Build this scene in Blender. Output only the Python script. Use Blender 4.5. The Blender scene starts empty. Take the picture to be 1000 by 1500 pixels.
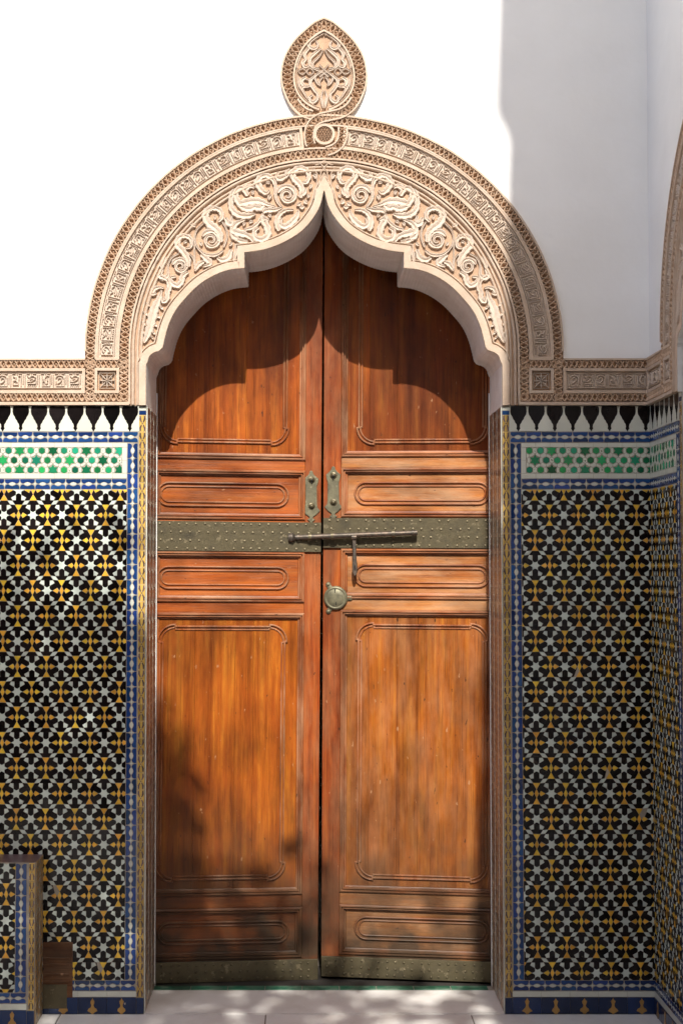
import bpy, math, random
from mathutils import Vector, Matrix
random.seed(7)
R = math.radians
sc = bpy.context.scene
COL = sc.collection

# ------------------------------------------------------------------ camera
D, F, TH = 5.2, 2080.0, R(2.2)
CX, CZ = -0.0702, 1.62
cam = bpy.data.cameras.new('camera'); camo = bpy.data.objects.new('camera', cam)
COL.objects.link(camo); sc.camera = camo
camo.location = (CX, -D, CZ); camo.rotation_euler = (R(90) + TH, 0, 0)
cam.sensor_fit = 'HORIZONTAL'; cam.sensor_width = 36.0; cam.lens = F / 1000 * 36.0
cam.shift_x = 0.053; cam.shift_y = 0.0; cam.clip_end = 500

# ------------------------------------------------------------------ light
SUN_EL, SUN_DX = R(42.0), 0.034      # elevation; the sun stands a little to the right of the wall's normal
w = bpy.data.worlds.new('World'); sc.world = w; w.use_nodes = True
nt = w.node_tree; bg = nt.nodes['Background']
sky = nt.nodes.new('ShaderNodeTexSky'); sky.sky_type = 'NISHITA'; sky.sun_disc = False
sky.sun_elevation = SUN_EL; sky.sun_rotation = math.atan2(SUN_DX, -1.0)
sky.air_density = 0.9; sky.dust_density = 3.0; sky.ozone_density = 1.0
nt.links.new(sky.outputs[0], bg.inputs[0]); bg.inputs[1].default_value = 0.145
sl = bpy.data.lights.new('sun', 'SUN'); sl.energy = 3.8; sl.angle = R(0.5); sl.color = (1.0, 0.955, 0.88)
so = bpy.data.objects.new('sun', sl); COL.objects.link(so)
sd = Vector((SUN_DX, -1.0, math.tan(SUN_EL)))
so.rotation_euler = sd.to_track_quat('Z', 'Y').to_euler(); so.location = (0, -8, 9)
sc.view_settings.view_transform = 'Standard'; sc.view_settings.look = 'None'
sc.view_settings.exposure = 0.76; sc.view_settings.gamma = 1.0
sc.view_settings.use_curve_mapping = False

# ------------------------------------------------------------------ measuring helpers (the pinhole model above)
def ray(px, py):
    c, s = math.cos(TH), math.sin(TH)
    return Vector((px - 447.0, F * c + (py - 750) * s, F * s - (py - 750) * c))
CAMP = Vector((CX, -D, CZ))
def X(px, y=0.0):
    d = ray(px, 600); return CX + d.x * (y + D) / d.y
def Z(py, y=0.0):
    d = ray(447, py); return CZ + d.z * (y + D) / d.y
PX = X(1) - X(0)
C0 = 474.6                       # axis of the arch
XC = X(C0)

# ------------------------------------------------------------------ materials
MATS = {}
def mat(name, base, rough=0.6, var=0.08, scale=8.0, bump=0.0, bscale=40.0, metal=0.0, hue=None, island=0.0,
        stain=None, stain_amt=0.0, stain_scale=3.0, spec=0.5, coat=0.0, chip=None, chip_t=0.7, chip_scale=60, huev=0.0):
    m = bpy.data.materials.new(name); m.use_nodes = True
    n, l = m.node_tree.nodes, m.node_tree.links
    b = n['Principled BSDF']
    b.inputs['Roughness'].default_value = rough; b.inputs['Metallic'].default_value = metal
    b.inputs['Specular IOR Level'].default_value = spec
    if coat: b.inputs['Coat Weight'].default_value = coat; b.inputs['Coat Roughness'].default_value = 0.15
    geo = n.new('ShaderNodeNewGeometry')
    nz = n.new('ShaderNodeTexNoise'); nz.inputs['Scale'].default_value = scale; nz.inputs['Detail'].default_value = 6
    l.new(geo.outputs['Position'], nz.inputs['Vector'])
    ramp = n.new('ShaderNodeMapRange'); ramp.inputs[1].default_value = 0.3; ramp.inputs[2].default_value = 0.7
    ramp.inputs[3].default_value = 1 - var; ramp.inputs[4].default_value = 1 + var
    l.new(nz.outputs[0], ramp.inputs[0])
    val = ramp.outputs[0]
    hsv = n.new('ShaderNodeHueSaturation'); hsv.inputs['Color'].default_value = (*base, 1)
    if island or huev:
        oi = n.new('ShaderNodeObjectInfo'); ad = n.new('ShaderNodeMath'); ad.operation = 'ADD'
        l.new(oi.outputs['Random'], ad.inputs[0]); l.new(geo.outputs['Random Per Island'], ad.inputs[1])
        fr = n.new('ShaderNodeMath'); fr.operation = 'FRACT'; l.new(ad.outputs[0], fr.inputs[0])
        mr = n.new('ShaderNodeMapRange'); mr.inputs[3].default_value = 1 - island; mr.inputs[4].default_value = 1 + island
        l.new(fr.outputs[0], mr.inputs[0])
        mu = n.new('ShaderNodeMath'); mu.operation = 'MULTIPLY'; l.new(mr.outputs[0], mu.inputs[0]); l.new(val, mu.inputs[1])
        val = mu.outputs[0]
        if huev:
            m5 = n.new('ShaderNodeMath'); m5.operation = 'MULTIPLY'; m5.inputs[1].default_value = 7.31; l.new(fr.outputs[0], m5.inputs[0])
            f2 = n.new('ShaderNodeMath'); f2.operation = 'FRACT'; l.new(m5.outputs[0], f2.inputs[0])
            h2 = n.new('ShaderNodeMapRange'); h2.inputs[3].default_value = 0.5 - huev; h2.inputs[4].default_value = 0.5 + huev
            l.new(f2.outputs[0], h2.inputs[0]); l.new(h2.outputs[0], hsv.inputs['Hue'])
    l.new(val, hsv.inputs['Value'])
    colr = hsv.outputs[0]
    def mixin(colr, c2, lo, hi, sc_, amt, det=5):
        z = n.new('ShaderNodeTexNoise'); z.inputs['Scale'].default_value = sc_; z.inputs['Detail'].default_value = det
        z.inputs['Roughness'].default_value = 0.65
        l.new(geo.outputs['Position'], z.inputs['Vector'])
        q = n.new('ShaderNodeMapRange'); q.inputs[1].default_value = lo; q.inputs[2].default_value = hi; q.inputs[4].default_value = amt
        l.new(z.outputs[0], q.inputs[0])
        x = n.new('ShaderNodeMix'); x.data_type = 'RGBA'; l.new(q.outputs[0], x.inputs[0]); l.new(colr, x.inputs[6])
        x.inputs[7].default_value = (*c2, 1); return x.outputs[2]
    if stain: colr = mixin(colr, stain, 0.45, 0.75, stain_scale, stain_amt)
    if chip: colr = mixin(colr, chip, chip_t, chip_t + 0.03, chip_scale, 1.0, 3)
    l.new(colr, b.inputs['Base Color'])
    if bump:
        bz = n.new('ShaderNodeTexNoise'); bz.inputs['Scale'].default_value = bscale; bz.inputs['Detail'].default_value = 5
        l.new(geo.outputs['Position'], bz.inputs['Vector'])
        bp = n.new('ShaderNodeBump'); bp.inputs['Strength'].default_value = 1.0; bp.inputs['Distance'].default_value = bump
        l.new(bz.outputs[0], bp.inputs['Height']); l.new(bp.outputs[0], b.inputs['Normal'])
    MATS[name] = m; return m

def wood(name, c_dark, c_mid, c_light, vertical=True, rough=0.42, rnd=0.12, worn=None, worn_amt=0.5, grime=True):
    m = bpy.data.materials.new(name); m.use_nodes = True
    n, l = m.node_tree.nodes, m.node_tree.links
    b = n['Principled BSDF']
    tc = n.new('ShaderNodeTexCoord'); oi = n.new('ShaderNodeObjectInfo')
    mp = n.new('ShaderNodeMapping'); mp.inputs['Scale'].default_value = (20, 8, 0.9) if vertical else (0.9, 8, 20)
    off = n.new('ShaderNodeVectorMath'); off.operation = 'SCALE'; off.inputs[0].default_value = (3, 7, 5)
    l.new(oi.outputs['Random'], off.inputs['Scale'])
    av = n.new('ShaderNodeVectorMath'); av.operation = 'ADD'; l.new(tc.outputs['Object'], av.inputs[0]); l.new(off.outputs[0], av.inputs[1])
    l.new(av.outputs[0], mp.inputs['Vector'])
    nz = n.new('ShaderNodeTexNoise'); nz.inputs['Scale'].default_value = 1.6; nz.inputs['Detail'].default_value = 9
    nz.inputs['Roughness'].default_value = 0.62; nz.inputs['Distortion'].default_value = 0.6
    l.new(mp.outputs[0], nz.inputs['Vector'])
    cr = n.new('ShaderNodeValToRGB'); e = cr.color_ramp.elements
    e[0].position = 0.24; e[0].color = (*c_dark, 1); e[1].position = 0.80; e[1].color = (*c_light, 1)
    k = e.new(0.5); k.color = (*c_mid, 1)
    l.new(nz.outputs[0], cr.inputs[0])
    # fine dark pores
    mp2 = n.new('ShaderNodeMapping'); mp2.inputs['Scale'].default_value = (330, 60, 6) if vertical else (6, 60, 330)
    l.new(av.outputs[0], mp2.inputs['Vector'])
    n2 = n.new('ShaderNodeTexNoise'); n2.inputs['Scale'].default_value = 1.0; n2.inputs['Detail'].default_value = 3
    l.new(mp2.outputs[0], n2.inputs['Vector'])
    pr = n.new('ShaderNodeMapRange'); pr.inputs[1].default_value = 0.30; pr.inputs[2].default_value = 0.46
    pr.inputs[3].default_value = 0.72; pr.inputs[4].default_value = 1.0; l.new(n2.outputs[0], pr.inputs[0])
    rv = n.new('ShaderNodeMapRange'); rv.inputs[3].default_value = 1 - rnd; rv.inputs[4].default_value = 1 + rnd
    l.new(oi.outputs['Random'], rv.inputs[0])
    mu = n.new('ShaderNodeMath'); mu.operation = 'MULTIPLY'; l.new(pr.outputs[0], mu.inputs[0]); l.new(rv.outputs[0], mu.inputs[1])
    hs = n.new('ShaderNodeHueSaturation'); l.new(cr.outputs[0], hs.inputs['Color']); l.new(mu.outputs[0], hs.inputs['Value'])
    colr = hs.outputs[0]
    if worn:
        geo = n.new('ShaderNodeNewGeometry')
        z = n.new('ShaderNodeTexNoise'); z.inputs['Scale'].default_value = 5.0; z.inputs['Detail'].default_value = 7; z.inputs['Roughness'].default_value = 0.7
        mp3 = n.new('ShaderNodeMapping'); mp3.inputs['Scale'].default_value = (2.2, 1, 0.7) if vertical else (0.7, 1, 3.0)
        l.new(tc.outputs['Object'], mp3.inputs['Vector']); l.new(mp3.outputs[0], z.inputs['Vector'])
        q = n.new('ShaderNodeMapRange'); q.inputs[1].default_value = 0.42; q.inputs[2].default_value = 0.66; q.inputs[4].default_value = worn_amt
        l.new(z.outputs[0], q.inputs[0])
        x = n.new('ShaderNodeMix'); x.data_type = 'RGBA'; l.new(q.outputs[0], x.inputs[0]); l.new(colr, x.inputs[6]); x.inputs[7].default_value = (*worn, 1)
        # keep the pores over the worn patches
        x2 = n.new('ShaderNodeMix'); x2.data_type = 'RGBA'; x2.blend_type = 'MULTIPLY'; x2.inputs[0].default_value = 0.7
        cmb = n.new('ShaderNodeCombineColor'); [l.new(pr.outputs[0], cmb.inputs[i]) for i in range(3)]
        l.new(x.outputs[2], x2.inputs[6]); l.new(cmb.outputs[0], x2.inputs[7]); colr = x2.outputs[2]
    # old varnish: large darker and paler patches
    vz = n.new('ShaderNodeTexNoise'); vz.inputs['Scale'].default_value = 1.0; vz.inputs['Detail'].default_value = 7; vz.inputs['Roughness'].default_value = 0.62
    vm = n.new('ShaderNodeMapping'); vm.inputs['Scale'].default_value = (7, 3, 2.4) if vertical else (2.4, 3, 7)
    l.new(tc.outputs['Object'], vm.inputs['Vector']); l.new(vm.outputs[0], vz.inputs['Vector'])
    vr = n.new('ShaderNodeMapRange'); vr.inputs[1].default_value = 0.36; vr.inputs[2].default_value = 0.62; vr.inputs[3].default_value = 0.52; vr.inputs[4].default_value = 1.12
    l.new(vz.outputs[0], vr.inputs[0])
    vh = n.new('ShaderNodeHueSaturation'); l.new(colr, vh.inputs['Color']); l.new(vr.outputs[0], vh.inputs['Value']); colr = vh.outputs[0]
    kz = n.new('ShaderNodeTexNoise'); kz.inputs['Scale'].default_value = 1.0; kz.inputs['Detail'].default_value = 4
    km = n.new('ShaderNodeMapping'); km.inputs['Scale'].default_value = (75, 20, 28) if vertical else (28, 20, 75)
    l.new(tc.outputs['Object'], km.inputs['Vector']); l.new(km.outputs[0], kz.inputs['Vector'])
    for lo, hi, c_, a_ in ((0.70, 0.735, (0.03, 0.012, 0.006), 0.85), (0.30, 0.27, (0.42, 0.24, 0.13), 0.6)):
        kr = n.new('ShaderNodeMapRange'); kr.inputs[1].default_value = lo; kr.inputs[2].default_value = hi; kr.inputs[4].default_value = a_
        l.new(kz.outputs[0], kr.inputs[0])
        kx = n.new('ShaderNodeMix'); kx.data_type = 'RGBA'; l.new(kr.outputs[0], kx.inputs[0]); l.new(colr, kx.inputs[6]); kx.inputs[7].default_value = (*c_, 1)
        colr = kx.outputs[2]
    if grime:   # weathered foot of the door, splashed by floor washing
        sp = n.new('ShaderNodeSeparateXYZ'); l.new(tc.outputs['Object'], sp.inputs[0])
        gz = n.new('ShaderNodeTexNoise'); gz.inputs['Scale'].default_value = 7.0; gz.inputs['Detail'].default_value = 8; l.new(tc.outputs['Object'], gz.inputs['Vector'])
        ga = n.new('ShaderNodeMapRange'); ga.inputs[1].default_value = 0.80; ga.inputs[2].default_value = 0.06; ga.inputs[3].default_value = 0.0; ga.inputs[4].default_value = 0.95
        l.new(sp.outputs[2], ga.inputs[0])
        gm = n.new('ShaderNodeMath'); gm.operation = 'MULTIPLY'; l.new(ga.outputs[0], gm.inputs[0])
        g2 = n.new('ShaderNodeMapRange'); g2.inputs[1].default_value = 0.3; g2.inputs[2].default_value = 0.65; g2.inputs[3].default_value = 0.45; g2.inputs[4].default_value = 1.45
        l.new(gz.outputs[0], g2.inputs[0]); l.new(g2.outputs[0], gm.inputs[1]); gm.use_clamp = True
        x = n.new('ShaderNodeMix'); x.data_type = 'RGBA'; l.new(gm.outputs[0], x.inputs[0]); l.new(colr, x.inputs[6]); x.inputs[7].default_value = (0.06, 0.034, 0.018, 1)
        colr = x.outputs[2]
    l.new(colr, b.inputs['Base Color'])
    rr = n.new('ShaderNodeMapRange'); rr.inputs[3].default_value = rough - 0.1; rr.inputs[4].default_value = rough + 0.2
    l.new(nz.outputs[0], rr.inputs[0]); l.new(rr.outputs[0], b.inputs['Roughness'])
    b.inputs['Specular IOR Level'].default_value = 0.3
    bp = n.new('ShaderNodeBump'); bp.inputs['Distance'].default_value = 0.0012; bp.inputs['Strength'].default_value = 0.8
    ad = n.new('ShaderNodeMath'); ad.operation = 'ADD'; l.new(nz.outputs[0], ad.inputs[0]); l.new(pr.outputs[0], ad.inputs[1])
    l.new(ad.outputs[0], bp.inputs['Height']); l.new(bp.outputs[0], b.inputs['Normal'])
    MATS[name] = m

mat('plaster', (0.82, 0.82, 0.81), 0.85, 0.035, 3.5, 0.004, 7, stain=(0.70, 0.66, 0.58), stain_amt=0.22, stain_scale=1.3)
mat('stucco', (0.50, 0.345, 0.23), 0.9, 0.12, 14, 0.0012, 160, stain=(0.56, 0.45, 0.35), stain_amt=0.6, stain_scale=9)
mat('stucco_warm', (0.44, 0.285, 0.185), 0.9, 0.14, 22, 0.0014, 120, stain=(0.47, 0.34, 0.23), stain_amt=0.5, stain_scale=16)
mat('stucco_frame', (0.51, 0.385, 0.285), 0.9, 0.10, 18, 0.0014, 110, stain=(0.58, 0.49, 0.40), stain_amt=0.7, stain_scale=14)
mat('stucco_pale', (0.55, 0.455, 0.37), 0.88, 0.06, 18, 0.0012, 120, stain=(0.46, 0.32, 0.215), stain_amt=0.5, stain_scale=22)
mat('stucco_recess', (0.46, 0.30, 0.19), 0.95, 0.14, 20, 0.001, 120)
mat('soffit', (0.80, 0.79, 0.76), 0.8, 0.06, 10, 0.0008, 120, stain=(0.5, 0.44, 0.37), stain_amt=0.35, stain_scale=12)
mat('grout', (0.33, 0.29, 0.235), 0.95, 0.2, 30, 0.0006, 150)
CH = (0.42, 0.25, 0.15)
mat('glaze_black', (0.008, 0.006, 0.006), 0.14, 0.2, 30, 0.0005, 26, island=0.6, chip=CH, chip_t=0.765, spec=0.28)
mat('glaze_white', (0.54, 0.60, 0.54), 0.18, 0.05, 20, 0.0005, 26, island=0.12, huev=0.02, chip=CH, chip_t=0.76)
mat('glaze_cream', (0.58, 0.59, 0.51), 0.2, 0.05, 14, 0.0005, 22, island=0.06, chip=CH, chip_t=0.77)
mat('glaze_yellow', (0.72, 0.42, 0.045), 0.18, 0.10, 20, 0.0005, 26, island=0.16, huev=0.016, chip=CH, chip_t=0.75)
mat('glaze_blue', (0.012, 0.044, 0.155), 0.15, 0.15, 20, 0.0005, 26, island=0.45, huev=0.012, chip=(0.5, 0.45, 0.4), chip_t=0.75)
mat('glaze_green', (0.014, 0.20, 0.085), 0.16, 0.12, 20, 0.0005, 26, island=0.65, huev=0.03, chip=CH, chip_t=0.76)
mat('glaze_green_worn', (0.015, 0.10, 0.055), 0.55, 0.3, 20, 0.0006, 30, island=0.3, spec=0.25, stain=(0.2, 0.2, 0.17), stain_amt=0.6, stain_scale=20)
mat('glaze_olive', (0.12, 0.15, 0.05), 0.2, 0.12, 20, 0.0005, 26, island=0.4)
mat('glaze_navy', (0.008, 0.022, 0.075), 0.16, 0.2, 12, 0.0005, 22, island=0.3, chip=(0.5, 0.45, 0.4), chip_t=0.73)
mat('glaze_ochre', (0.36, 0.20, 0.05), 0.3, 0.12, 30, 0.0005, 40, island=0.3, chip=CH, chip_t=0.7)
mat('glaze_strip', (0.46, 0.30, 0.075), 0.25, 0.12, 30, 0.0005, 40, island=0.25)
mat('glaze_tan', (0.30, 0.20, 0.11), 0.35, 0.15, 30, 0.0005, 40, island=0.4)
mat('glaze_brown', (0.09, 0.055, 0.06), 0.3, 0.15, 30, 0.0005, 40, island=0.5)
mat('marble', (0.76, 0.735, 0.70), 0.35, 0.05, 3, 0.0004, 30, stain=(0.56, 0.51, 0.45), stain_amt=0.7, stain_scale=6)
mat('paving_stone', (0.20, 0.17, 0.14), 0.8, 0.15, 3)
mat('ochre_plaster', (0.36, 0.22, 0.15), 0.9, 0.1, 2)
mat('iron', (0.10, 0.085, 0.07), 0.5, 0.25, 60, 0.0008, 90, metal=0.75, stain=(0.19, 0.12, 0.08), stain_amt=0.6, stain_scale=30)
mat('brass', (0.125, 0.103, 0.058), 0.45, 0.22, 14, 0.0009, 55, metal=0.55, stain=(0.055, 0.047, 0.032), stain_amt=0.95, stain_scale=14, chip=(0.20, 0.165, 0.10), chip_t=0.62, chip_scale=34)
mat('brass_light', (0.25, 0.21, 0.13), 0.42, 0.2, 20, 0.0004, 60, metal=0.35, stain=(0.12, 0.10, 0.065), stain_amt=0.6, stain_scale=24)
mat('brass_aged', (0.165, 0.150, 0.092), 0.52, 0.25, 30, 0.0010, 60, metal=0.45, stain=(0.07, 0.062, 0.042), stain_amt=0.9, stain_scale=28, chip=(0.30, 0.26, 0.17), chip_t=0.66, chip_scale=50)
mat('gap_shade', (0.03, 0.025, 0.02), 0.9)  # near-black colour standing in for shade under the door
mat('keyhole', (0.006, 0.005, 0.004), 0.8)
mat('bark', (0.13, 0.09, 0.06), 0.9, 0.3, 20, 0.01, 40)
mat('leaf', (0.05, 0.10, 0.025), 0.5, 0.3, 10, island=0.3)
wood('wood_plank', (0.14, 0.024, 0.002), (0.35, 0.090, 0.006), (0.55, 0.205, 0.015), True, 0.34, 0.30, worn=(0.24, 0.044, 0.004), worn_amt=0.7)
wood('wood_plank_pale', (0.15, 0.028, 0.003), (0.34, 0.090, 0.008), (0.52, 0.195, 0.020), True, 0.36, 0.26, worn=(0.40, 0.18, 0.08), worn_amt=0.5)
wood('wood_plank_top_shaded', (0.08, 0.012, 0.0015), (0.27, 0.060, 0.004), (0.46, 0.145, 0.010), True, 0.34, 0.38, worn=(0.17, 0.028, 0.003), worn_amt=0.7)  # upper planks: shade under the arch put into a darker wood colour
wood('wood_stile', (0.10, 0.017, 0.002), (0.23, 0.042, 0.005), (0.36, 0.095, 0.012), True, 0.40, 0.14, worn=(0.32, 0.13, 0.055), worn_amt=0.65)
wood('wood_rail', (0.18, 0.029, 0.004), (0.36, 0.080, 0.009), (0.47, 0.14, 0.016), False, 0.36, 0.14, worn=(0.39, 0.135, 0.05), worn_amt=0.6)
wood('wood_rail_pale', (0.24, 0.062, 0.013), (0.38, 0.132, 0.030), (0.48, 0.21, 0.06), False, 0.42, 0.14, worn=(0.47, 0.27, 0.145), worn_amt=0.8)
for nm_, v_ in (('wood_mould', False), ('wood_mould_upright', True)):
    wood(nm_, (0.09, 0.018, 0.005), (0.27, 0.072, 0.018), (0.43, 0.17, 0.058), v_, 0.40, 0.10, worn=(0.41, 0.225, 0.125), worn_amt=0.8)
wood('wood_old', (0.08, 0.03, 0.012), (0.14, 0.055, 0.02), (0.2, 0.09, 0.035), False, 0.6, 0.1, worn=(0.12, 0.08, 0.05), worn_amt=0.6, grime=False)

# ------------------------------------------------------------------ mesh helpers
class MB:
    def __init__(s): s.v = []; s.f = []
    def add(s, vs, fs):
        o = len(s.v); s.v += [tuple(p) for p in vs]; s.f += [tuple(i + o for i in f) for f in fs]
    def box(s, x0, x1, y0, y1, z0, z1):
        s.add([(x0,y0,z0),(x1,y0,z0),(x1,y1,z0),(x0,y1,z0),(x0,y0,z1),(x1,y0,z1),(x1,y1,z1),(x0,y1,z1)],
              [(0,3,2,1),(4,5,6,7),(0,1,5,4),(1,2,6,5),(2,3,7,6),(3,0,4,7)])
    def slab(s, u0, u1, v0, v1, h0, h1, bev=0.0):
        """box on the local wall plane: height h points out of the wall (-y); bevelled front edge"""
        b = bev
        s.add([(u0,-h0,v0),(u1,-h0,v0),(u1,-h0,v1),(u0,-h0,v1),
               (u0,-(h1-b),v0),(u1,-(h1-b),v0),(u1,-(h1-b),v1),(u0,-(h1-b),v1),
               (u0+b,-h1,v0+b),(u1-b,-h1,v0+b),(u1-b,-h1,v1-b),(u0+b,-h1,v1-b)],
              [(0,1,5,4),(1,2,6,5),(2,3,7,6),(3,0,4,7),(4,5,9,8),(5,6,10,9),(6,7,11,10),(7,4,8,11),(8,9,10,11),(3,2,1,0)])
    def tile(s, poly, h0, h1, inset=0.0007, tilt=None):
        a = sum(poly[i][0]*poly[(i+1)%len(poly)][1]-poly[(i+1)%len(poly)][0]*poly[i][1] for i in range(len(poly)))
        if a < 0: poly = poly[::-1]
        n = len(poly); cx = sum(p[0] for p in poly)/n; cz = sum(p[1] for p in poly)/n
        top = []
        for i in range(n):
            p0, p1, p2 = poly[i-1], poly[i], poly[(i+1) % n]
            d1 = Vector((p1[0]-p0[0], p1[1]-p0[1])); d2 = Vector((p2[0]-p1[0], p2[1]-p1[1]))
            if d1.length < 1e-7 or d2.length < 1e-7: top.append(p1); continue
            d1.normalize(); d2.normalize()
            nn = Vector((-d1.y-d2.y, d1.x+d2.x))
            if nn.length < 0.3: top.append(p1); continue
            nn.normalize(); k = inset / max(0.5, abs(nn.dot(Vector((-d1.y, d1.x)))))
            top.append((p1[0]+nn.x*k, p1[1]+nn.y*k))
        tx, tz = tilt or (0, 0)
        vs = [(p[0], -h0, p[1]) for p in poly] + [(p[0], -(h1-inset*.6), p[1]) for p in poly] + \
             [(p[0], -(h1 + (p[0]-cx)*tx + (p[1]-cz)*tz), p[1]) for p in top]
        fs = [(i, (i+1) % n, n+(i+1) % n, n+i) for i in range(n)] + [(n+i, n+(i+1) % n, 2*n+(i+1) % n, 2*n+i) for i in range(n)] + [tuple(range(2*n, 3*n))]
        s.add(vs, fs)
    def ribbon(s, pts, w, h0, h1, prof='round', closed=False, cap=True):
        """raised strip following a 2-D line; w is half width (number or list)"""
        P = {'round': [(-1,0),(-.9,.66),(-.55,.94),(0,1),(.55,.94),(.9,.66),(1,0)],
             'peak': [(-1,0),(-.62,.82),(0,1),(.62,.82),(1,0)],
             'leaf': [(-1,0),(-.95,.78),(-.74,1),(-.30,.90),(0,.62),(.30,.90),(.74,1),(.95,.78),(1,0)],
             'flat': [(-1,0),(-.97,.88),(-.86,1),(.86,1.0),(.97,.88),(1,0)],
             'roll': [(-1,0),(-.9,.5),(-.5,.9),(0,1),(.5,.9),(.9,.5),(1,0)]}[prof]
        n = len(pts)
        if n < 2: return
        W = w if isinstance(w, (list, tuple)) else [w]*n
        vs = []; m = len(P)
        for i in range(n):
            if closed: a, b = pts[i-1], pts[(i+1) % n]
            else: a, b = pts[max(0,i-1)], pts[min(n-1,i+1)]
            p = pts[i]
            d1 = Vector((p[0]-a[0], p[1]-a[1])); d2 = Vector((b[0]-p[0], b[1]-p[1]))
            if d1.length < 1e-9: d1 = d2.copy()
            if d2.length < 1e-9: d2 = d1.copy()
            if d1.length < 1e-9: d1 = d2 = Vector((1, 0))
            d1.normalize(); d2.normalize(); t = d1 + d2
            if t.length < 1e-6: t = d1
            t.normalize(); nn = Vector((-t.y, t.x)); k = 1/max(0.45, abs(nn.dot(Vector((-d1.y, d1.x)))))
            for (q, h) in P: vs.append((p[0]+nn.x*W[i]*q*k, -(h0+(h1-h0)*h), p[1]+nn.y*W[i]*q*k))
        fs = []
        for i in range(n if closed else n-1):
            j = (i+1) % n
            for k in range(m-1): fs.append((i*m+k+1, i*m+k, j*m+k, j*m+k+1))
        if cap and not closed: fs += [tuple(range(m)), tuple(reversed(range((n-1)*m, n*m)))]
        s.add(vs, fs)
    def dome(s, u, v, r, h0, h, seg=10, rings=3, sq=1.0):
        vs = []; fs = []
        for j in range(rings):
            a = j/rings*math.pi/2
            for i in range(seg):
                t = i/seg*2*math.pi; vs.append((u+r*math.cos(a)*math.cos(t), -(h0+h*math.sin(a)), v+sq*r*math.cos(a)*math.sin(t)))
        vs.append((u, -(h0+h), v))
        for j in range(rings-1):
            for i in range(seg): k = (i+1) % seg; fs.append((j*seg+i, j*seg+k, (j+1)*seg+k, (j+1)*seg+i))
        for i in range(seg): fs.append(((rings-1)*seg+i, (rings-1)*seg+(i+1) % seg, len(vs)-1))
        s.add(vs, fs)
    def tube(s, p0, p1, r0, r1=None, seg=12, caps=True):
        r1 = r0 if r1 is None else r1
        p0, p1 = Vector(p0), Vector(p1); d = (p1-p0).normalized()
        a = d.orthogonal().normalized(); b = d.cross(a); vs = []
        for (p, r) in ((p0, r0), (p1, r1)):
            for i in range(seg): t = i/seg*2*math.pi; vs.append(p + a*r*math.cos(t) + b*r*math.sin(t))
        fs = [(i, (i+1) % seg, seg+(i+1) % seg, seg+i) for i in range(seg)]
        if caps: fs += [tuple(reversed(range(seg))), tuple(range(seg, 2*seg))]
        s.add(vs, fs)
    def mesh(s, name, m, smooth=False):
        me = bpy.data.meshes.new(name); me.from_pydata(s.v, [], s.f)
        me.materials.append(MATS[m])
        if smooth:
            me.shade_smooth()
            me.set_sharp_from_angle(angle=R(smooth if smooth > 1 else 50))
        me.update(); return me
    def build(s, name, m, parent=None, smooth=False, kind=None):
        if not s.v: return None
        o = bpy.data.objects.new(name, s.mesh(name, m, smooth)); COL.objects.link(o)
        if parent: o.parent = parent
        if kind: o['kind'] = kind
        return o
def tag(o, label, cat, group=None):
    o['label'] = label; o['category'] = cat
    if group: o['group'] = group
    return o
def thing(name, label, cat, mtx=None, group=None):
    o = bpy.data.objects.new(name, None); COL.objects.link(o); o.empty_display_size = 0.1
    if mtx is not None: o.matrix_world = mtx
    return tag(o, label, cat, group)
def obj_of(me, name, parent, loc=(0,0,0), rot=(0,0,0)):
    o = bpy.data.objects.new(name, me); COL.objects.link(o); o.parent = parent; o.location = loc; o.rotation_euler = rot
    return o
def copy_tree(o, parent=None):
    c = o.copy(); COL.objects.link(c); c.parent = parent
    for ch in list(o.children): copy_tree(ch, c)
    return c

class Path:
    def __init__(s, pts, closed=False):
        s.p = [Vector((a, b)) for a, b in pts]
        if closed: s.p.append(s.p[0].copy())
        s.closed = closed; s.c = [0.0]
        for i in range(1, len(s.p)): s.c.append(s.c[-1] + (s.p[i]-s.p[i-1]).length)
        s.L = s.c[-1]
        s.n = []
        N = len(s.p)
        for i in range(N):
            if closed: a, b = s.p[(i-1) if i > 0 else N-2], s.p[(i+1) if i < N-1 else 1]
            else: a, b = s.p[max(0, i-1)], s.p[min(N-1, i+1)]
            t = (b-a).normalized(); s.n.append(Vector((-t.y, t.x)))
    def at(s, q, t=0.0):
        if s.closed: q %= s.L
        q = max(0, min(s.L-1e-9, q)); lo, hi = 0, len(s.c)-1
        while hi-lo > 1:
            m = (lo+hi)//2
            if s.c[m] <= q: lo = m
            else: hi = m
        k = (q-s.c[lo])/max(1e-9, s.c[hi]-s.c[lo])
        p = s.p[lo].lerp(s.p[hi], k); n = s.n[lo].lerp(s.n[hi], k).normalized()
        return (p.x+n.x*t, p.y+n.y*t)
    def line(s, q0, q1, t, step): 
        n = max(1, int(abs(q1-q0)/step+0.5)); return [s.at(q0+(q1-q0)*i/n, t) for i in range(n+1)]
def catmull(P, n=6):
    out = []
    for i in range(len(P)-1):
        p0, p1, p2, p3 = P[max(0,i-1)], P[i], P[i+1], P[min(len(P)-1,i+2)]
        for k in range(n):
            t = k/n
            out.append(tuple(0.5*((2*p1[j])+(-p0[j]+p2[j])*t+(2*p0[j]-5*p1[j]+4*p2[j]-p3[j])*t*t+(-p0[j]+3*p1[j]-3*p2[j]+p3[j])*t**3) for j in range(len(p1))))
    out.append(tuple(P[-1])); return out
def W2(px, py): return (X(px), Z(py))

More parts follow.
